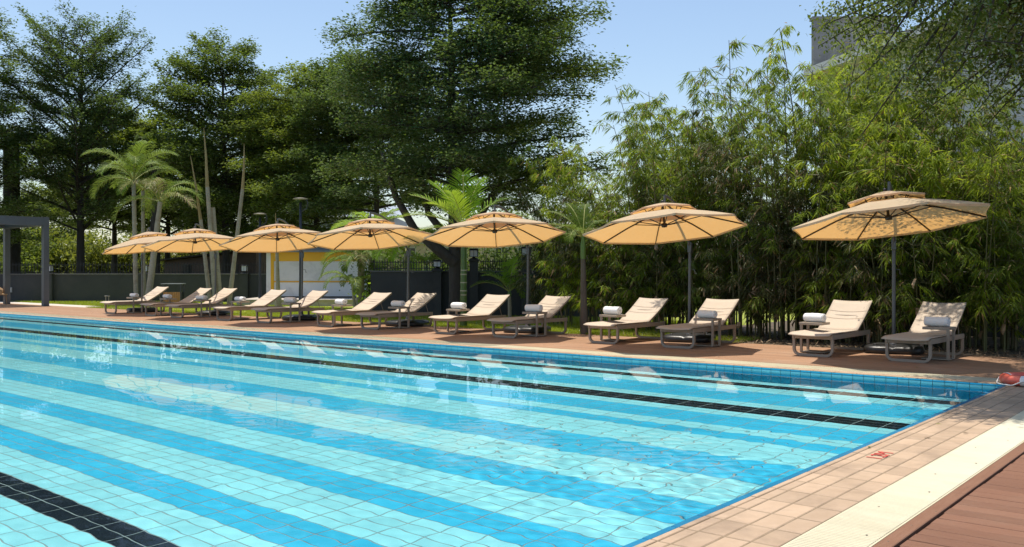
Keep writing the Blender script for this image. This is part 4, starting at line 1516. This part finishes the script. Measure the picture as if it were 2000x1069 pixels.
# the small-leaved tree over the pool corner at the right
def round_tree(name, base, crown_c, crown_r, n, leaf_l, lm, label, trunk_pts, seed, nb=46, keep=None, lobe=None):
    r = np.random.default_rng(seed); rr = random.Random(seed)
    t = empty(name, base)
    B = Vector(base)
    tr = MB().tube([Vector(p[:3]) - B for p in trunk_pts], [p[3] for p in trunk_pts], 10)
    mb = MB()
    C = Vector(crown_c)
    tips = []
    for i in range(nb):
        v = Vector((rr.gauss(0, 1), rr.gauss(0, 1), rr.gauss(0, .8))).normalized()
        f = rr.random() ** .4
        e = C + Vector((v.x * crown_r[0] * f, v.y * crown_r[1] * f, v.z * crown_r[2] * f))
        if keep and not keep(e): continue
        if lobe and i < lobe[2]:
            e = Vector(lobe[0]) + Vector((v.x * lobe[1][0] * f, v.y * lobe[1][1] * f, v.z * lobe[1][2] * f))
        s = min((Vector(q[:3]) for q in trunk_pts[len(trunk_pts) // 2 - 1:]), key=lambda q: (q - e).length + rr.uniform(0, 1.2))
        mid = s.lerp(e, .5) + Vector((rr.uniform(-.3, .3), rr.uniform(-.3, .3), rr.uniform(.0, .5)))
        mb.tube([s - B, mid - B, e - B], [.045, .028, .008], 5, cap=False)
        for j in range(5):
            w = mid.lerp(e, rr.random())
            e2 = w + Vector((rr.gauss(0, .45), rr.gauss(0, .45), rr.gauss(0, .3)))
            mb.tube([w - B, e2 - B], [.012, .004], 3, cap=False)
            tips.append((w, e2))
        tips.append((mid, e))
    per = n // len(tips)
    P = []; A = []
    for (a, b) in tips:
        u = r.random(per)
        c = np.array(a - B)[None] * (1 - u[:, None]) + np.array(b - B)[None] * u[:, None] + r.normal(0, .17, (per, 3))
        P.append(c)
        A.append(r.normal(0, 1, (per, 3)) + np.array([0, 0, -.25]))
    P = np.concatenate(P); A = np.concatenate(A)
    m = len(P)
    L_ = leaf_l * r.uniform(.6, 1.25, m)
    vs = leaf_quads(P, A, np.stack([r.normal(0, .7, m), r.normal(0, .7, m), np.ones(m)], 1), L_, L_ * r.uniform(.5, .65, m), .1)
    tr.build("trunk", M_bark, t); mb.build("branches", M_bark, t)
    leaf_object("crown", vs, r.random(m), lm, t)
    tag(t, label, "tree")
    return m
NLEAF += round_tree("overhanging_tree", (.6, 20.2, -.03), (-2.9, 16.0, 5.7), (3.7, 4.8, 2.7), 104000, .078, LM_round,
    "dark small-leaved tree overhanging the pool corner at the right",
    [(.6, 20.2, -.05, .22), (.4, 19.8, 1.5, .18), (.0, 19.0, 3.2, .15), (-.6, 18.0, 4.6, .12), (-1.2, 17.0, 5.8, .09), (-1.8, 15.8, 6.6, .06), (-2.0, 14.4, 6.9, .05), (-1.9, 13.0, 7.1, .04)], 21, nb=165,
    keep=lambda e: e.x > -6.5 + max(0.0, 16.4 - e.y) * .55 and e.z > 3.5, lobe=((-3.2, 11.6, 6.6), (1.2, 2.0, .9), 52))

# low bushes behind the left railing
def bush(base, rad, h, n, leaf_l, lm, label, seed, group=None, name="bush"):
    r = np.random.default_rng(seed); rr = random.Random(seed)
    t = empty(name, base)
    mb = MB(); P = []
    k = 26
    for i in range(k):
        a = rr.uniform(0, 6.28); q = rr.random() ** .6
        e = np.array([math.cos(a) * rad * q, math.sin(a) * rad * q, h * (.25 + .75 * rr.random() * (1 - .5 * q))])
        mb.tube([(rr.uniform(-.1, .1), rr.uniform(-.1, .1), 0), tuple(e * np.array([.5, .5, .6])), tuple(e)], [.03, .02, .005], 4, cap=False)
        m = n // k
        u = .35 + .65 * r.random(m)
        P.append(e[None] * u[:, None] + r.normal(0, .28 * rad ** .5, (m, 3)) * np.array([1, 1, .6]))
    P = np.concatenate(P); P[:, 2] = np.abs(P[:, 2]); m = len(P)
    L_ = leaf_l * r.uniform(.6, 1.3, m)
    vs = leaf_quads(P, r.normal(0, 1, (m, 3)) + np.array([0, 0, .2]), np.stack([r.normal(0, .6, m), r.normal(0, .6, m), np.ones(m)], 1), L_, L_ * .5, .1)
    mb.build("stems", M_bark2, t)
    leaf_object("foliage", vs, r.random(m), lm, t)
    tag(t, label, "bush", group)
    return m
for i, (px, d, rad, h, lab) in enumerate([(30, 68, 3.4, 6.0, "behind the pergola opening"), (118, 70, 3.4, 6.0, "right of the pergola post"), (205, 69, 3.4, 6.0, "left of the full-crowned palms"),
                                         (295, 70, 3.4, 6.0, "behind the full-crowned palms"), (395, 72, 3.4, 6.6, "above the shed roof"), (520, 66, 3.0, 6.0, "behind the left lamp post"), (640, 48, 2.0, 4.4, "behind the kiosk roof")]):
    NLEAF += bush(at(px, d, -.05), rad, h, 9000, .28, LM_bush if i in (1, 2, 3, 4) else LM_tier2, f"leafy yellow-green bush {lab}" if i in (1, 2, 3, 4) else f"leafy green bush {lab}", 40 + i, "bushes behind the left wall")

for i, (px, d, rad, h, lab) in enumerate([(770, 36, 1.6, 3.3, "left of the big trunk"), (960, 35, 1.5, 3.4, "between the two tall lantern pillars"), (1060, 34, 1.7, 4.2, "where the railing meets the bamboo"), (880, 40, 1.8, 3.6, "directly behind the big trunk")]):
    NLEAF += bush(at(px, d, -.05), rad, h, 4200, .15, LM_tier3, f"dark leafy bush behind the railing {lab}", 55 + i, "bushes behind the right wall")
# ---- bamboo
M_culm = mat("bamboo_culm", (.07, .08, .022), .5, (.13, .12, .04), 3, piece=.2, dirt=(.22, .17, .10), dirt_scale=2, dirt_range=(.55, .7))
M_sheath = mat("bamboo_sheath", (.42, .28, .16), .8, (.52, .36, .22), 6, piece=.15)
def bamboo(base, n_culm, hmin, hmax, spread, lean, lm, per, seed, label, zmin=.5, leaf=(.16, .28), arch=1.0, bare=0, dense_low=1.0):
    r = np.random.default_rng(seed); rr = random.Random(seed)
    t = empty("bamboo_clump", base)
    P = []; A = []; Ln = []
    twg = MB()
    for i in range(n_culm):
        a = rr.uniform(0, 6.28); q = rr.random() ** .6 * spread
        x0, y0 = math.cos(a) * q, math.sin(a) * q
        h = rr.uniform(hmin, hmax)
        la = rr.gauss(0, 1)
        dx = (lean[0] + .55 * math.cos(a) * q / max(spread, .1) + rr.gauss(0, .25)) * arch * h / 6
        dy = (lean[1] + .55 * math.sin(a) * q / max(spread, .1) + rr.gauss(0, .25)) * arch * h / 6
        nn = 10
        pts = []
        for k in range(nn + 1):
            s = k / nn
            pts.append(np.array([x0 + dx * s ** 2.0, y0 + dy * s ** 2.0, h * (s - .10 * arch * s ** 4)]))
        r0 = rr.uniform(.016, .030) * (h / 5) ** .5
        rad = [r0 * (1 - .85 * k / nn) + .002 for k in range(nn + 1)]
        c = MB().tube([tuple(p) for p in pts], rad, 6, cap=False)
        c.build("culm", M_culm, t)
        # nodes carry branchlets
        nod = int(h / .26)
        bare_c = i < bare
        for k in range(nod):
            s = (k + .5) / nod
            z = h * s
            if z < zmin: continue
            if bare_c and s < .55: continue
            qf = s * nn; kk = min(nn - 1, int(qf)); p = pts[kk] * (1 - (qf - kk)) + pts[kk + 1] * (qf - kk)
            for b in range(rr.choice([1, 2, 2, 3])):
                ba = rr.uniform(0, 6.28)
                bl = rr.uniform(.35, 1.15) * (1.1 - .55 * s)
                el = rr.uniform(-.1, .7)
                e = p + np.array([math.cos(ba) * bl * math.cos(el), math.sin(ba) * bl * math.cos(el), bl * math.sin(el) - .22 * bl * bl])
                m_ = p * .45 + e * .55 + np.array([0, 0, .09 * bl])
                twg.tube([tuple(p), tuple(m_), tuple(e)], [.006, .004, .002], 3, cap=False)
                ng = max(2, int(bl * 4.2 * dense_low))
                for g_ in range(ng):
                    u = .3 + .7 * (g_ + rr.random()) / ng
                    gp = (p * (1 - u) + m_ * u) if u < .5 else (m_ * (1 - u) + e * u)
                    gp = p * (1 - u) ** 2 + 2 * m_ * u * (1 - u) + e * u * u
                    m = per
                    fa = ba + r.normal(0, .9, m)
                    dn = r.normal(-.75, .45, m)
                    P.append(gp[None] + r.normal(0, .03, (m, 3)))
                    A.append(np.stack([np.cos(fa), np.sin(fa), dn], 1))
        if rr.random() < .8:
            for k in range(rr.choice([1, 2, 3])):
                z = rr.uniform(.25, min(2.2, h * .5)); s = z / h
                qf = s * nn; kk = int(qf); p = pts[kk] * (1 - (qf - kk)) + pts[kk + 1] * (qf - kk)
                w = r0 * 1.2; l = rr.uniform(.12, .24); oa = rr.uniform(0, 6.28)
                sh_ = MB()
                for side in (-1, 1):
                    pass
                ox, oy = math.cos(oa), math.sin(oa)
                q0 = Vector(p)
                sh_.add([q0 + Vector((ox * w - oy * .035, oy * w + ox * .035, 0)), q0 + Vector((ox * w + oy * .035, oy * w - ox * .035, 0)),
                         q0 + Vector((ox * (w + .05) + oy * .045, oy * (w + .05) - ox * .045, -l * .6)), q0 + Vector((ox * (w + .035), oy * (w + .035), -l)),
                         q0 + Vector((ox * (w + .05) - oy * .045, oy * (w + .05) + ox * .045, -l * .6)), q0 + Vector((ox * (w + .075), oy * (w + .075), -l * .55))],
                        [(0, 1, 5), (1, 2, 5), (2, 3, 5), (3, 4, 5), (4, 0, 5)])
                sh_.build("dry_sheath", M_sheath, t)
    P = np.concatenate(P); A = np.concatenate(A); m = len(P)
    keep = P[:, 2] > .25
    P, A = P[keep], A[keep]; m = len(P)
    L_ = r.uniform(leaf[0], leaf[1], m)
    Nn = np.stack([r.normal(0, .6, m), r.normal(0, .6, m), np.ones(m)], 1)
    vs = leaf_quads(P, A, Nn, L_, L_ * r.uniform(.085, .125, m) + .003, .2, .12)
    twg.build("twigs", M_culm, t)
    leaf_object("foliage", vs, r.random(m), lm, t)
    tag(t, label, "bamboo", "bamboo along the garden boundary")
    return m
BAM = [  # px, distance, culms, hmin, hmax, spread, lean, material, leaves per tuft, label, options
    (1078, 25.6, 9, 2.4, 4.6, 1.0, (-.5, -.2), LM_bamshade, 10, "feathery bamboo clump leaning over the small fan palm", {}),
    (1130, 25.2, 9, 3.6, 5.6, 1.0, (-.5, -.3), LM_bamy, 10, "bright young bamboo clump next to the huge tree", {}),
    (1190, 24.2, 10, 3.4, 5.7, 1.0, (-.4, -.3), LM_bamy, 10, "bright yellow-green bamboo clump left of the second parasol from the right", {}),
    (1165, 24.5, 9, 2.4, 4.1, .9, (-.2, -.3), LM_bamshade, 10, "low shade-coloured bamboo clump behind the slim palm trunk", {}),
    (1255, 23.6, 10, 3.8, 6.5, 1.0, (-.2, -.75), LM_bam, 10, "bamboo clump rising straight behind the second parasol from the right", {}),
    (1245, 23.7, 9, 2.2, 4.0, .9, (.1, -.35), LM_bamshade, 10, "low shade-coloured bamboo clump under the second parasol from the right", {}),
    (1325, 22.9, 10, 4.2, 7.1, 1.0, (.1, -.75), LM_bam, 10, "tall bamboo clump with sparse arching tips right of the huge tree", {"bare": 3}),
    (1335, 22.8, 10, 2.2, 4.2, .9, (.0, -.3), LM_bamshade, 10, "low bamboo clump by the pole of the second parasol from the right", {}),
    (1400, 22.2, 10, 3.6, 5.7, 1.0, (.0, -.75), LM_bam, 10, "bamboo clump with drooping dark tufts between two parasols", {}),
    (1425, 22.0, 11, 2.8, 5.0, .9, (.0, -.4), LM_bam, 10, "dense bamboo clump behind the third lounger from the right", {}),
    (1482, 21.6, 10, 5.2, 8.0, .9, (.2, -.3), LM_bam, 10, "tallest bamboo clump reaching above the house parapet", {"bare": 4}),
    (1505, 21.0, 11, 2.9, 5.0, .9, (.1, -.3), LM_bamshade, 10, "shade-coloured bamboo clump with dry sheaths between the two right parasols", {}),
    (1560, 20.5, 10, 4.0, 6.5, .9, (.3, -.75), LM_bam, 10, "bamboo clump with arching tips in front of the grey parapet", {"bare": 2}),
    (1590, 20.3, 11, 2.5, 4.6, .9, (.0, .1), LM_bamshade, 10, "shady bamboo clump behind the second lounger from the right", {}),
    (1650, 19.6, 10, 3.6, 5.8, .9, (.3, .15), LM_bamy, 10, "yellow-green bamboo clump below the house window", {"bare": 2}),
    (1672, 19.2, 11, 2.2, 4.1, .9, (.1, .15), LM_bamshade, 10, "dark bamboo clump left of the rightmost parasol pole", {}),
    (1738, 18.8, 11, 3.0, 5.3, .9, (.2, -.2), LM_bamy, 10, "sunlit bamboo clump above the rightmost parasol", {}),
    (1765, 18.6, 11, 2.3, 4.0, .9, (.0, -.1), LM_bamshade, 10, "dark bamboo clump right of the rightmost parasol pole", {}),
    (1830, 18.0, 11, 2.8, 4.8, .9, (.2, -.1), LM_bam, 10, "bamboo clump behind the lounger with leaf shadows", {}),
    (1895, 17.8, 11, 2.8, 4.6, .9, (.1, -.1), LM_bamy, 10, "bamboo clump right of the lounger with leaf shadows", {}),
    (1965, 17.6, 11, 2.6, 4.6, .9, (.1, .0), LM_bam, 10, "bamboo clump at the right edge of the garden", {}),
    (2045, 17.4, 9, 2.6, 4.6, .9, (-.1, .0), LM_bam, 10, "bamboo clump just past the right edge", {}),
    (1612, 21.4, 10, 5.6, 7.9, .9, (.3, .0), LM_bamy, 10, "tall sparse yellow-green bamboo before the house window", {"bare": 5}),
    (1690, 21.0, 10, 5.6, 7.6, .9, (.2, .1), LM_bamy, 10, "tall yellow-green bamboo against the white wall", {"bare": 4}),
    (1770, 20.4, 9, 5.0, 6.8, .8, (.2, .1), LM_bamy, 10, "tall bright bamboo right of the rightmost parasol's top", {"bare": 3}),
    (1850, 20.0, 9, 4.8, 6.4, .8, (.2, .1), LM_bam, 10, "tall bamboo below the overhanging dark tree", {"bare": 2}),
    (1930, 19.8, 9, 4.8, 6.4, .8, (.0, .1), LM_bam, 10, "tall bamboo rear clump near the right edge", {"bare": 2}),
    (1375, 24.0, 9, 5.0, 6.6, .8, (.0, -.1), LM_bamy, 10, "tall rear bamboo between the two parasols at right", {"bare": 3}),
    (1285, 25.0, 9, 5.0, 6.8, .8, (.0, -.1), LM_bamy, 10, "tall rear bamboo clump above the second parasol from the right", {"bare": 3}),
]
for i, (px, d, n, h0, h1, sp_, ln, lm, per, lab, op) in enumerate(BAM):
    NB = bamboo(at(px, d, -.03), n, h0, h1, sp_, ln, lm, per, 70 + i, lab, **op); NLEAF += NB; NBAM = globals().get('NBAM', 0) + NB

# ---- palms
M_ptrunk = mat("palm_trunk", (.31, .265, .195), .85, (.40, .35, .265), 5, stretch=(1, 1, 5), bump=.6, bscale=14, bstretch=(1, 1, 6), dirt=(.22, .175, .12), dirt_scale=1.6, dirt_range=(.5, .75))
M_pgreen = mat("palm_crownshaft", (.09, .17, .03), .4, (.13, .22, .045), 3, stretch=(1, 1, .4))
M_pgrn2 = mat("palm_green_trunk", (.05, .10, .022), .45, (.075, .14, .03), 3, stretch=(1, 1, 4))
M_ring = mat("palm_ring_scar", (.36, .36, .27), .8)
M_spear = mat("palm_dry_spear", (.27, .19, .075), .8, (.34, .25, .11), 4)
M_rachis = mat("palm_rachis", (.22, .26, .05), .5, (.32, .30, .08), 3)

def frond_mesh(L, el, droop, nl, ll, lw, seed, spread=1.0, vee=.55, hang=.5, end=1.35):
    """pinnate leaf lying along +x from the origin; returns arrays (rachis points, leaf vertices)"""
    r = np.random.default_rng(seed)
    ns = 16
    pts = [np.array([0.0, 0, 0])]
    a = el
    for k in range(ns):
        a -= droop / ns * (.5 + k / ns)
        pts.append(pts[-1] + np.array([math.cos(a), 0, math.sin(a)]) * L / ns)
    pts = np.array(pts)
    vs = []
    for j in range(nl):
        s = .16 + .84 * (j + .5) / nl
        q = s * ns; k = min(ns - 1, int(q)); p = pts[k] * (1 - (q - k)) + pts[k + 1] * (q - k)
        tg = unit((pts[k + 1] - pts[k])[None])[0]
        up = np.array([-tg[2], 0, tg[0]])
        l_ = ll * (math.sin(math.pi * min(1, .14 + s * .80)) ** .7) * r.uniform(.88, 1.08)
        for sd in (-1, 1):
            fwd = .35 + .75 * s + r.normal(0, .08)
            d0 = unit((np.array([0, sd, 0]) * spread + tg * fwd + up * vee * r.uniform(.5, 1.2))[None])[0]
            m1 = p + d0 * l_ * .5
            d1 = unit((d0 + np.array([0, 0, -hang * r.uniform(.7, 1.4)]))[None])[0]
            e1 = m1 + d1 * l_ * .5
            wv = unit(np.cross(d0, up)[None])[0] * lw
            vs.append(np.array([p - wv * .35, p + wv * .35, m1 + wv * .5, m1 - wv * .5]))
            vs.append(np.array([m1 - wv * .5, m1 + wv * .5, e1 + wv * .04, e1 - wv * .04]))
    return pts, np.concatenate(vs)

def palm(name, base, top, r0, r1, fronds, label, lm, trunk_mat=None, group=None, crownshaft=0.0, bulge=0.0, seed=1, nl=34, ll=.42, lw=.028, hang=.5, rings=0, sway=.0, vee=.55, cat="palm"):
    rr = random.Random(seed)
    t = empty(name, base)
    B = Vector(base); Tp = Vector(top) - B
    n = 22
    pts = []; rad = []
    for k in range(n + 1):
        f = k / n
        p = Tp * f
        off = sway * math.sin(math.pi * f)
        p = Vector((p.x + off * cA, p.y + off * sA, p.z))
        pts.append(p)
        q = r0 * (1 - f) + r1 * f
        if bulge: q += bulge * math.exp(-((f - .06) / .12) ** 2)
        q *= 1 + (.045 if k % 2 else -.02)
        rad.append(q)
    MB().tube(pts, rad, 10).build("trunk", trunk_mat or M_ptrunk, t)
    for k in range(rings):
        f = .30 + .38 * k / max(1, rings - 1)
        i = int(f * n); p = pts[i]
        MB().lathe([(rad[i] * 1.01, -.014), (rad[i] * 1.05, 0), (rad[i] * 1.01, .014)], 12, c=p).build("ring_scar", M_ring, t)
    top_ = pts[-1]
    if crownshaft:
        MB().tube([top_, top_ + Vector((0, 0, crownshaft * .5)), top_ + Vector((0, 0, crownshaft))], [r1 * 1.1, r1 * 1.25, r1 * .6], 10).build("crownshaft", M_pgreen, t)
        top_ = top_ + Vector((0, 0, crownshaft * .92))
    for i, (az, el, L, droop, mt) in enumerate(fronds):
        p_, v_ = frond_mesh(L, R(el), R(droop), nl, ll * (L / 1.6) ** .5, lw, seed * 50 + i, hang=hang, vee=vee)
        nq = len(v_) // 4
        f = new_obj("frond", np_mesh("frond", v_, quads=np.arange(nq * 4).reshape(-1, 4), facev=np.random.default_rng(seed * 9 + i).random(nq)), mt or lm, t)
        f.location = top_
        f.rotation_euler = (0, 0, YAW + R(az))          # az 0 = to the right in the picture, 90 = away
        MB().tube([tuple(x) for x in p_[::2]], [.022 * (1 - .8 * k / 8) * (L / 1.8) + .003 for k in range(len(p_[::2]))], 5, cap=False).build("rachis", M_rachis, f)
    tag(t, label, cat, group)
    return t

def crown(seed, n, el0, el1, L0, L1, dr0, dr1, mats=(None,)):
    rr = random.Random(seed); out = []
    for i in range(n):
        az = 360 * i / n + rr.uniform(-16, 16)
        out.append((az, rr.uniform(el0, el1), rr.uniform(L0, L1), rr.uniform(dr0, dr1), rr.choice(mats)))
    return out
DP = 39.5
GP1 = "palms with full crowns at the left"
palm("feather_palm", at(266, DP, -.03), at(261, DP, 5.25), .10, .085, crown(1, 9, 25, 75, 2.2, 2.7, 80, 130, (None,)), "full-crowned palm with upright trunk, left of the trio", LM_palm, group=GP1, seed=1, nl=44, ll=.58, lw=.032, hang=.8)
palm("feather_palm", at(281, DP + 1, -.03), at(279, DP + 1, 4.95), .085, .075, crown(2, 7, 20, 70, 1.8, 2.3, 80, 130, (None,)), "full-crowned palm with the thinnest trunk, middle of the trio", LM_palm, group=GP1, seed=2, nl=40, ll=.55, lw=.032, hang=.9)
palm("feather_palm", at(288, DP - .6, -.03), at(313, DP - .6, 4.35), .15, .095, crown(3, 8, 20, 70, 2.0, 2.5, 80, 135, (None, None, None, LM_palmdry)), "full-crowned palm with trunk leaning right, right of the trio", LM_palm, group=GP1, seed=3, nl=42, ll=.56, lw=.032, hang=.9)
GP2 = "bare palm stems left of the kiosk"
def bare_palm(px0, px1, ztop, spear_px, zspear, r0, r1, label, d, seed):
    t = palm("bare_palm_stem", at(px0, d, -.03), at(px1, d, ztop), r0 * .85, r1 * .85, [], label, LM_palm, group=GP2, seed=seed)
    if zspear:
        b = at(px0, d, -.03)
        MB().tube([at(px1, d, ztop - .05) - b, at((px1 + spear_px) / 2 + 1, d, (ztop + zspear) / 2) - b, at(spear_px, d, zspear) - b], [r1 * .85, r1 * .5, .012], 7).build("dry_spear", M_spear, t)
bare_palm(411, 392, 3.6, 372, 6.3, .11, .085, "bare palm stem with leaning dry spear, leftmost of its cluster", 39.0, 31)
bare_palm(421, 405, 4.95, 398, 7.4, .12, .095, "bare palm stem with tall straight spear in the middle of its cluster", 38.6, 32)
bare_palm(431, 416, 4.1, 0, 0, .12, .10, "short topless bare palm stem, rightmost of its cluster", 38.8, 33)
bare_palm(447, 474, 4.9, 477, 6.8, .12, .085, "single bare palm stem leaning right beside the kiosk", 39.0, 34)
# young palm with a swollen foot in front of the kiosk
yp = palm("bare_palm_stem", at(544, 36, -.03), at(540, 36, 2.9), .10, .05, [], "slim bare palm stem with swollen foot before the kiosk shutter", LM_palm, group=GP2, bulge=.05, seed=35)
MB().tube([(at(540, 36, 2.85) - at(544, 36, -.03)), (at(538, 36, 3.7) - at(544, 36, -.03))], [.04, .015], 7).build("dry_spear", M_spear, yp)
# palms right of the kiosk
palm("feather_palm", at(703, 35, -.03), at(706, 35, 1.75), .17, .12, [(165, 50, 1.9, 120, None), (200, 30, 1.8, 110, None), (140, 60, 1.9, 100, None), (60, 65, 1.9, 100, LM_palmy), (20, 55, 1.9, 110, None), (-20, 40, 1.8, 120, None),
     (100, 75, 1.8, 70, LM_palmy), (-80, 62, 1.5, 175, LM_palmdry), (-110, 45, 1.6, 140, None), (-50, 50, 1.7, 140, None), (180, 70, 2.0, 90, LM_palmy)],
     "stocky feather palm with drooping pale frond right of the kiosk", LM_palm, seed=5, nl=38, ll=.52, lw=.04, hang=.9)
palm("feather_palm", at(716, 36.2, -.03), at(728, 36.2, 2.75), .085, .075, crown(6, 9, 45, 80, 1.6, 2.0, 60, 115, (LM_palmy, LM_palmy, None)), "slimmer feather palm behind the stocky one near the kiosk", LM_palm, seed=6, nl=36, ll=.5, lw=.04, hang=.7)
palm("feather_palm", at(694, 34.2, -.03), at(688, 34.2, 1.0), .06, .05, crown(7, 6, 35, 65, 1.2, 1.6, 110, 150), "low feather palm with curled fronds before the kiosk", LM_palm, seed=7, nl=28, ll=.4, lw=.03, hang=1.0)
palm("feather_palm", at(790, 33, -.03), at(792, 33, 2.1), .07, .06, crown(8, 8, 35, 75, 1.7, 2.1, 80, 140, (None, None, LM_palmy)), "feather palm behind the fourth parasol pole from the right", LM_palm, seed=8, nl=36, ll=.52, lw=.04, hang=1.0)
palm("feather_palm", at(837, 31.5, -.03), at(833, 31.5, 1.45), .085, .055, crown(9, 7, 35, 75, 1.2, 1.5, 90, 140, (None, LM_palmy)), "small arching palm left of the big trunk", LM_palm, crownshaft=.22, seed=9, nl=30, ll=.38, lw=.035, hang=.7)
# tall green-stemmed palm with the bright fan
palm("green_palm", at(905, 24.4, -.03), at(906, 24.4, 2.35), .095, .075, [(176, 30, 1.75, 45, LM_palmy), (160, 48, 1.85, 40, LM_palmy), (140, 62, 1.7, 30, LM_palmy), (96, 80, 1.6, 15, LM_palmy), (60, 70, 1.6, 25, LM_palmy), (30, 50, 1.8, 50, LM_palmy), (12, 34, 1.9, 60, None),
     (22, 26, 1.7, 75, LM_palmy), (200, 8, 1.6, 40, LM_palmy), (215, 55, 1.3, 60, LM_palmy), (50, 40, 1.5, 80, None), (240, 70, 1.1, 30, LM_palmy)],
     "green ringed palm stem with bright leaf fan above the third parasol from the right", LM_palmy, trunk_mat=M_pgrn2, crownshaft=.25, seed=10, nl=22, ll=.62, lw=.036, hang=.22, rings=6, vee=.3)
palm("feather_palm", at(996, 27, -.03), at(995, 27, .72), .06, .05, [(170, 38, 1.25, 75, None), (150, 55, 1.2, 60, None), (70, 78, 1.15, 35, LM_palmy), (100, 70, 1.1, 40, LM_palmy), (35, 58, 1.1, 80, None), (-10, 45, 1.0, 120, LM_palmdry), (-60, 40, .9, 120, None), (200, 60, 1.0, 70, LM_palmy)],
     "small low palm with spread fronds between two loungers", LM_palm, seed=11, nl=26, ll=.40, lw=.032, hang=.5, crownshaft=.15)
palm("feather_palm", at(1141, 21.6, -.03), at(1139, 21.6, 1.75), .095, .055, [(175, 40, 1.1, 60, None), (150, 58, 1.15, 55, None), (120, 70, 1.1, 45, None), (80, 75, 1.0, 45, None), (45, 60, .9, 80, None), (10, 50, .8, 120, LM_palmdry), (-50, 50, .8, 130, LM_palmdry), (-120, 45, .9, 130, None), (190, 20, 1.0, 70, None), (215, 45, 1.0, 90, None)],
     "slim palm with green neck at the edge of the bamboo", LM_palm, trunk_mat=M_bark2, seed=12, nl=34, ll=.40, lw=.015, hang=.35, crownshaft=.55, vee=.3)
# old palm silhouettes far left with hanging dead leaves
palm("old_palm", at(24, 49, -.03), at(22, 49, 8.2), .42, .38, crown(13, 9, -60, 70, 2.2, 2.8, 60, 120), "old thick palm with dark hanging fronds at the far left", LM_tier, trunk_mat=M_bark, seed=13, nl=34, ll=.9, lw=.09, hang=1.2)
palm("old_palm", at(303, 49, -.03), at(304, 49, 7.6), .26, .24, crown(14, 8, -70, 60, 1.8, 2.4, 60, 110), "old palm with a dark skirt of dead leaves behind the trio", LM_tier, trunk_mat=M_bark, seed=14, nl=30, ll=.8, lw=.08, hang=1.3)

# climbing leaves on the dark wall by the kiosk
NLEAF += bush(at(760, 31.6, -.03), .9, 1.5, 900, .16, LM_palmy, "patch of bright leaves against the dark wall near the kiosk", 61, name="shrub")
NLEAF += bush(at(790, 31.2, -.03), .7, 1.1, 700, .15, LM_tier2, "low green shrub below the fourth parasol pole from the right", 62, name="shrub")

# lawn grass and leaf litter
def grass(name, n, x0, x1, y0, y1, h0, h1, lm, label, seed, z=-.03):
    r = np.random.default_rng(seed)
    x = r.uniform(x0, x1, n); y = y0 + (y1 - y0) * r.random(n) ** 1.3
    h = r.uniform(h0, h1, n); a = r.uniform(0, 6.28, n)
    dx, dy = np.cos(a), np.sin(a)
    w = .006 + .004 * r.random(n)
    lx, ly = r.normal(0, .4, n) * h, r.normal(0, .4, n) * h
    v = np.stack([np.stack([x - dx * w, y - dy * w, np.full(n, z)], 1), np.stack([x + dx * w, y + dy * w, np.full(n, z)], 1), np.stack([x + lx, y + ly, z + h], 1)], 1)
    o = new_obj(name, np_mesh(name, v.reshape(-1, 3), tris=np.arange(n * 3).reshape(-1, 3), facev=r.random(n)), lm)
    tag(o, label, "grass", kind="stuff")
LM_grass = leaf_mat("grass_blade", (.22, .29, .020), (.40, .46, .035), (.55, .62, .05), .4)
grass("lawn_grass", 120000, -36.5, -11.4, DY1 + .01, 24, .05, .10, LM_grass, "bright green mown grass behind the loungers", 81)
grass("verge_grass", 26000, -50, -36.7, DY1 + 1.15, 24, .05, .10, LM_grass, "strip of grass along the left wall", 82)
grass("sparse_grass", 9000, -12.5, -8.6, DY1 + .01, 19.0, .05, .11, LM_grass, "thin grass where the soil bed begins", 83)
r = np.random.default_rng(90)
n = 5200
P = np.stack([r.uniform(-11.5, 3, n), DY1 + .02 + r.random(n) ** 1.5 * 3.2, np.full(n, -.012) + r.random(n) * .03], 1)
vs = leaf_quads(P, np.stack([r.normal(0, 1, n), r.normal(0, 1, n), r.normal(0, .2, n)], 1), np.stack([r.normal(0, .3, n), r.normal(0, .3, n), np.ones(n)], 1), r.uniform(.06, .17, n), r.uniform(.012, .04, n), .15)
LM_lit = leaf_mat("dry_leaf_litter", (.13, .085, .05), (.34, .25, .16), (.2, .14, .08), .15)
o = leaf_object("leaf_litter", vs, r.random(n), LM_lit, None)
tag(o, "dry fallen bamboo leaves on the soil", "leaf litter", kind="stuff")
# a few fallen leaves on the coping and the deck
for i, (x, y) in enumerate([(-2.55, 9.55), (-2.2, 9.15), (-2.62, 7.9), (-2.35, 8.7), (-4.2, 14.9), (-7.4, 14.6)]):
    v_ = leaf_quads(np.array([[x, y, .008]]), np.array([[math.cos(i), math.sin(i), .02]]), np.array([[.1, .1, 1.0]]), np.array([.07]), np.array([.028]), .2)
    o = leaf_object("fallen_leaf", v_, np.array([.5]), LM_lit if i % 2 else LM_bush, None)
    tag(o, ["small yellow leaf on the coping beside the shaded pool edge", "brown leaf on the outer coping row near the drain", "yellow leaf on the coping past the red depth mark", "brown leaf in the middle of the coping in shade",
            "yellow leaf on the far deck before the rightmost lounger", "brown leaf on the far deck between the two right parasols"][i], "leaf")
M_inlet = mat("inlet_fitting", (.05, .12, .14), .4)
for x_, z_, lab in ((-3.42, -.20, "round dark inlet in the far pool wall near the lifebuoy corner"), (-9.55, -.20, "round dark inlet in the far pool wall below the second parasol from the right")):
    f_ = MB().lathe([(0, .012), (.05, .012), (.085, .006), (.095, 0)], 20).build("wall_inlet", M_inlet)
    f_.location = (x_, PY1 - .007, z_); f_.rotation_euler = (R(90), 0, 0)
    f_.cycles.is_caustics_receiver = True
    tag(f_, lab, "pool inlet")
print("leaves", NLEAF, NBAM, "tris", sum(len(m.polygons) for m in bpy.data.meshes))
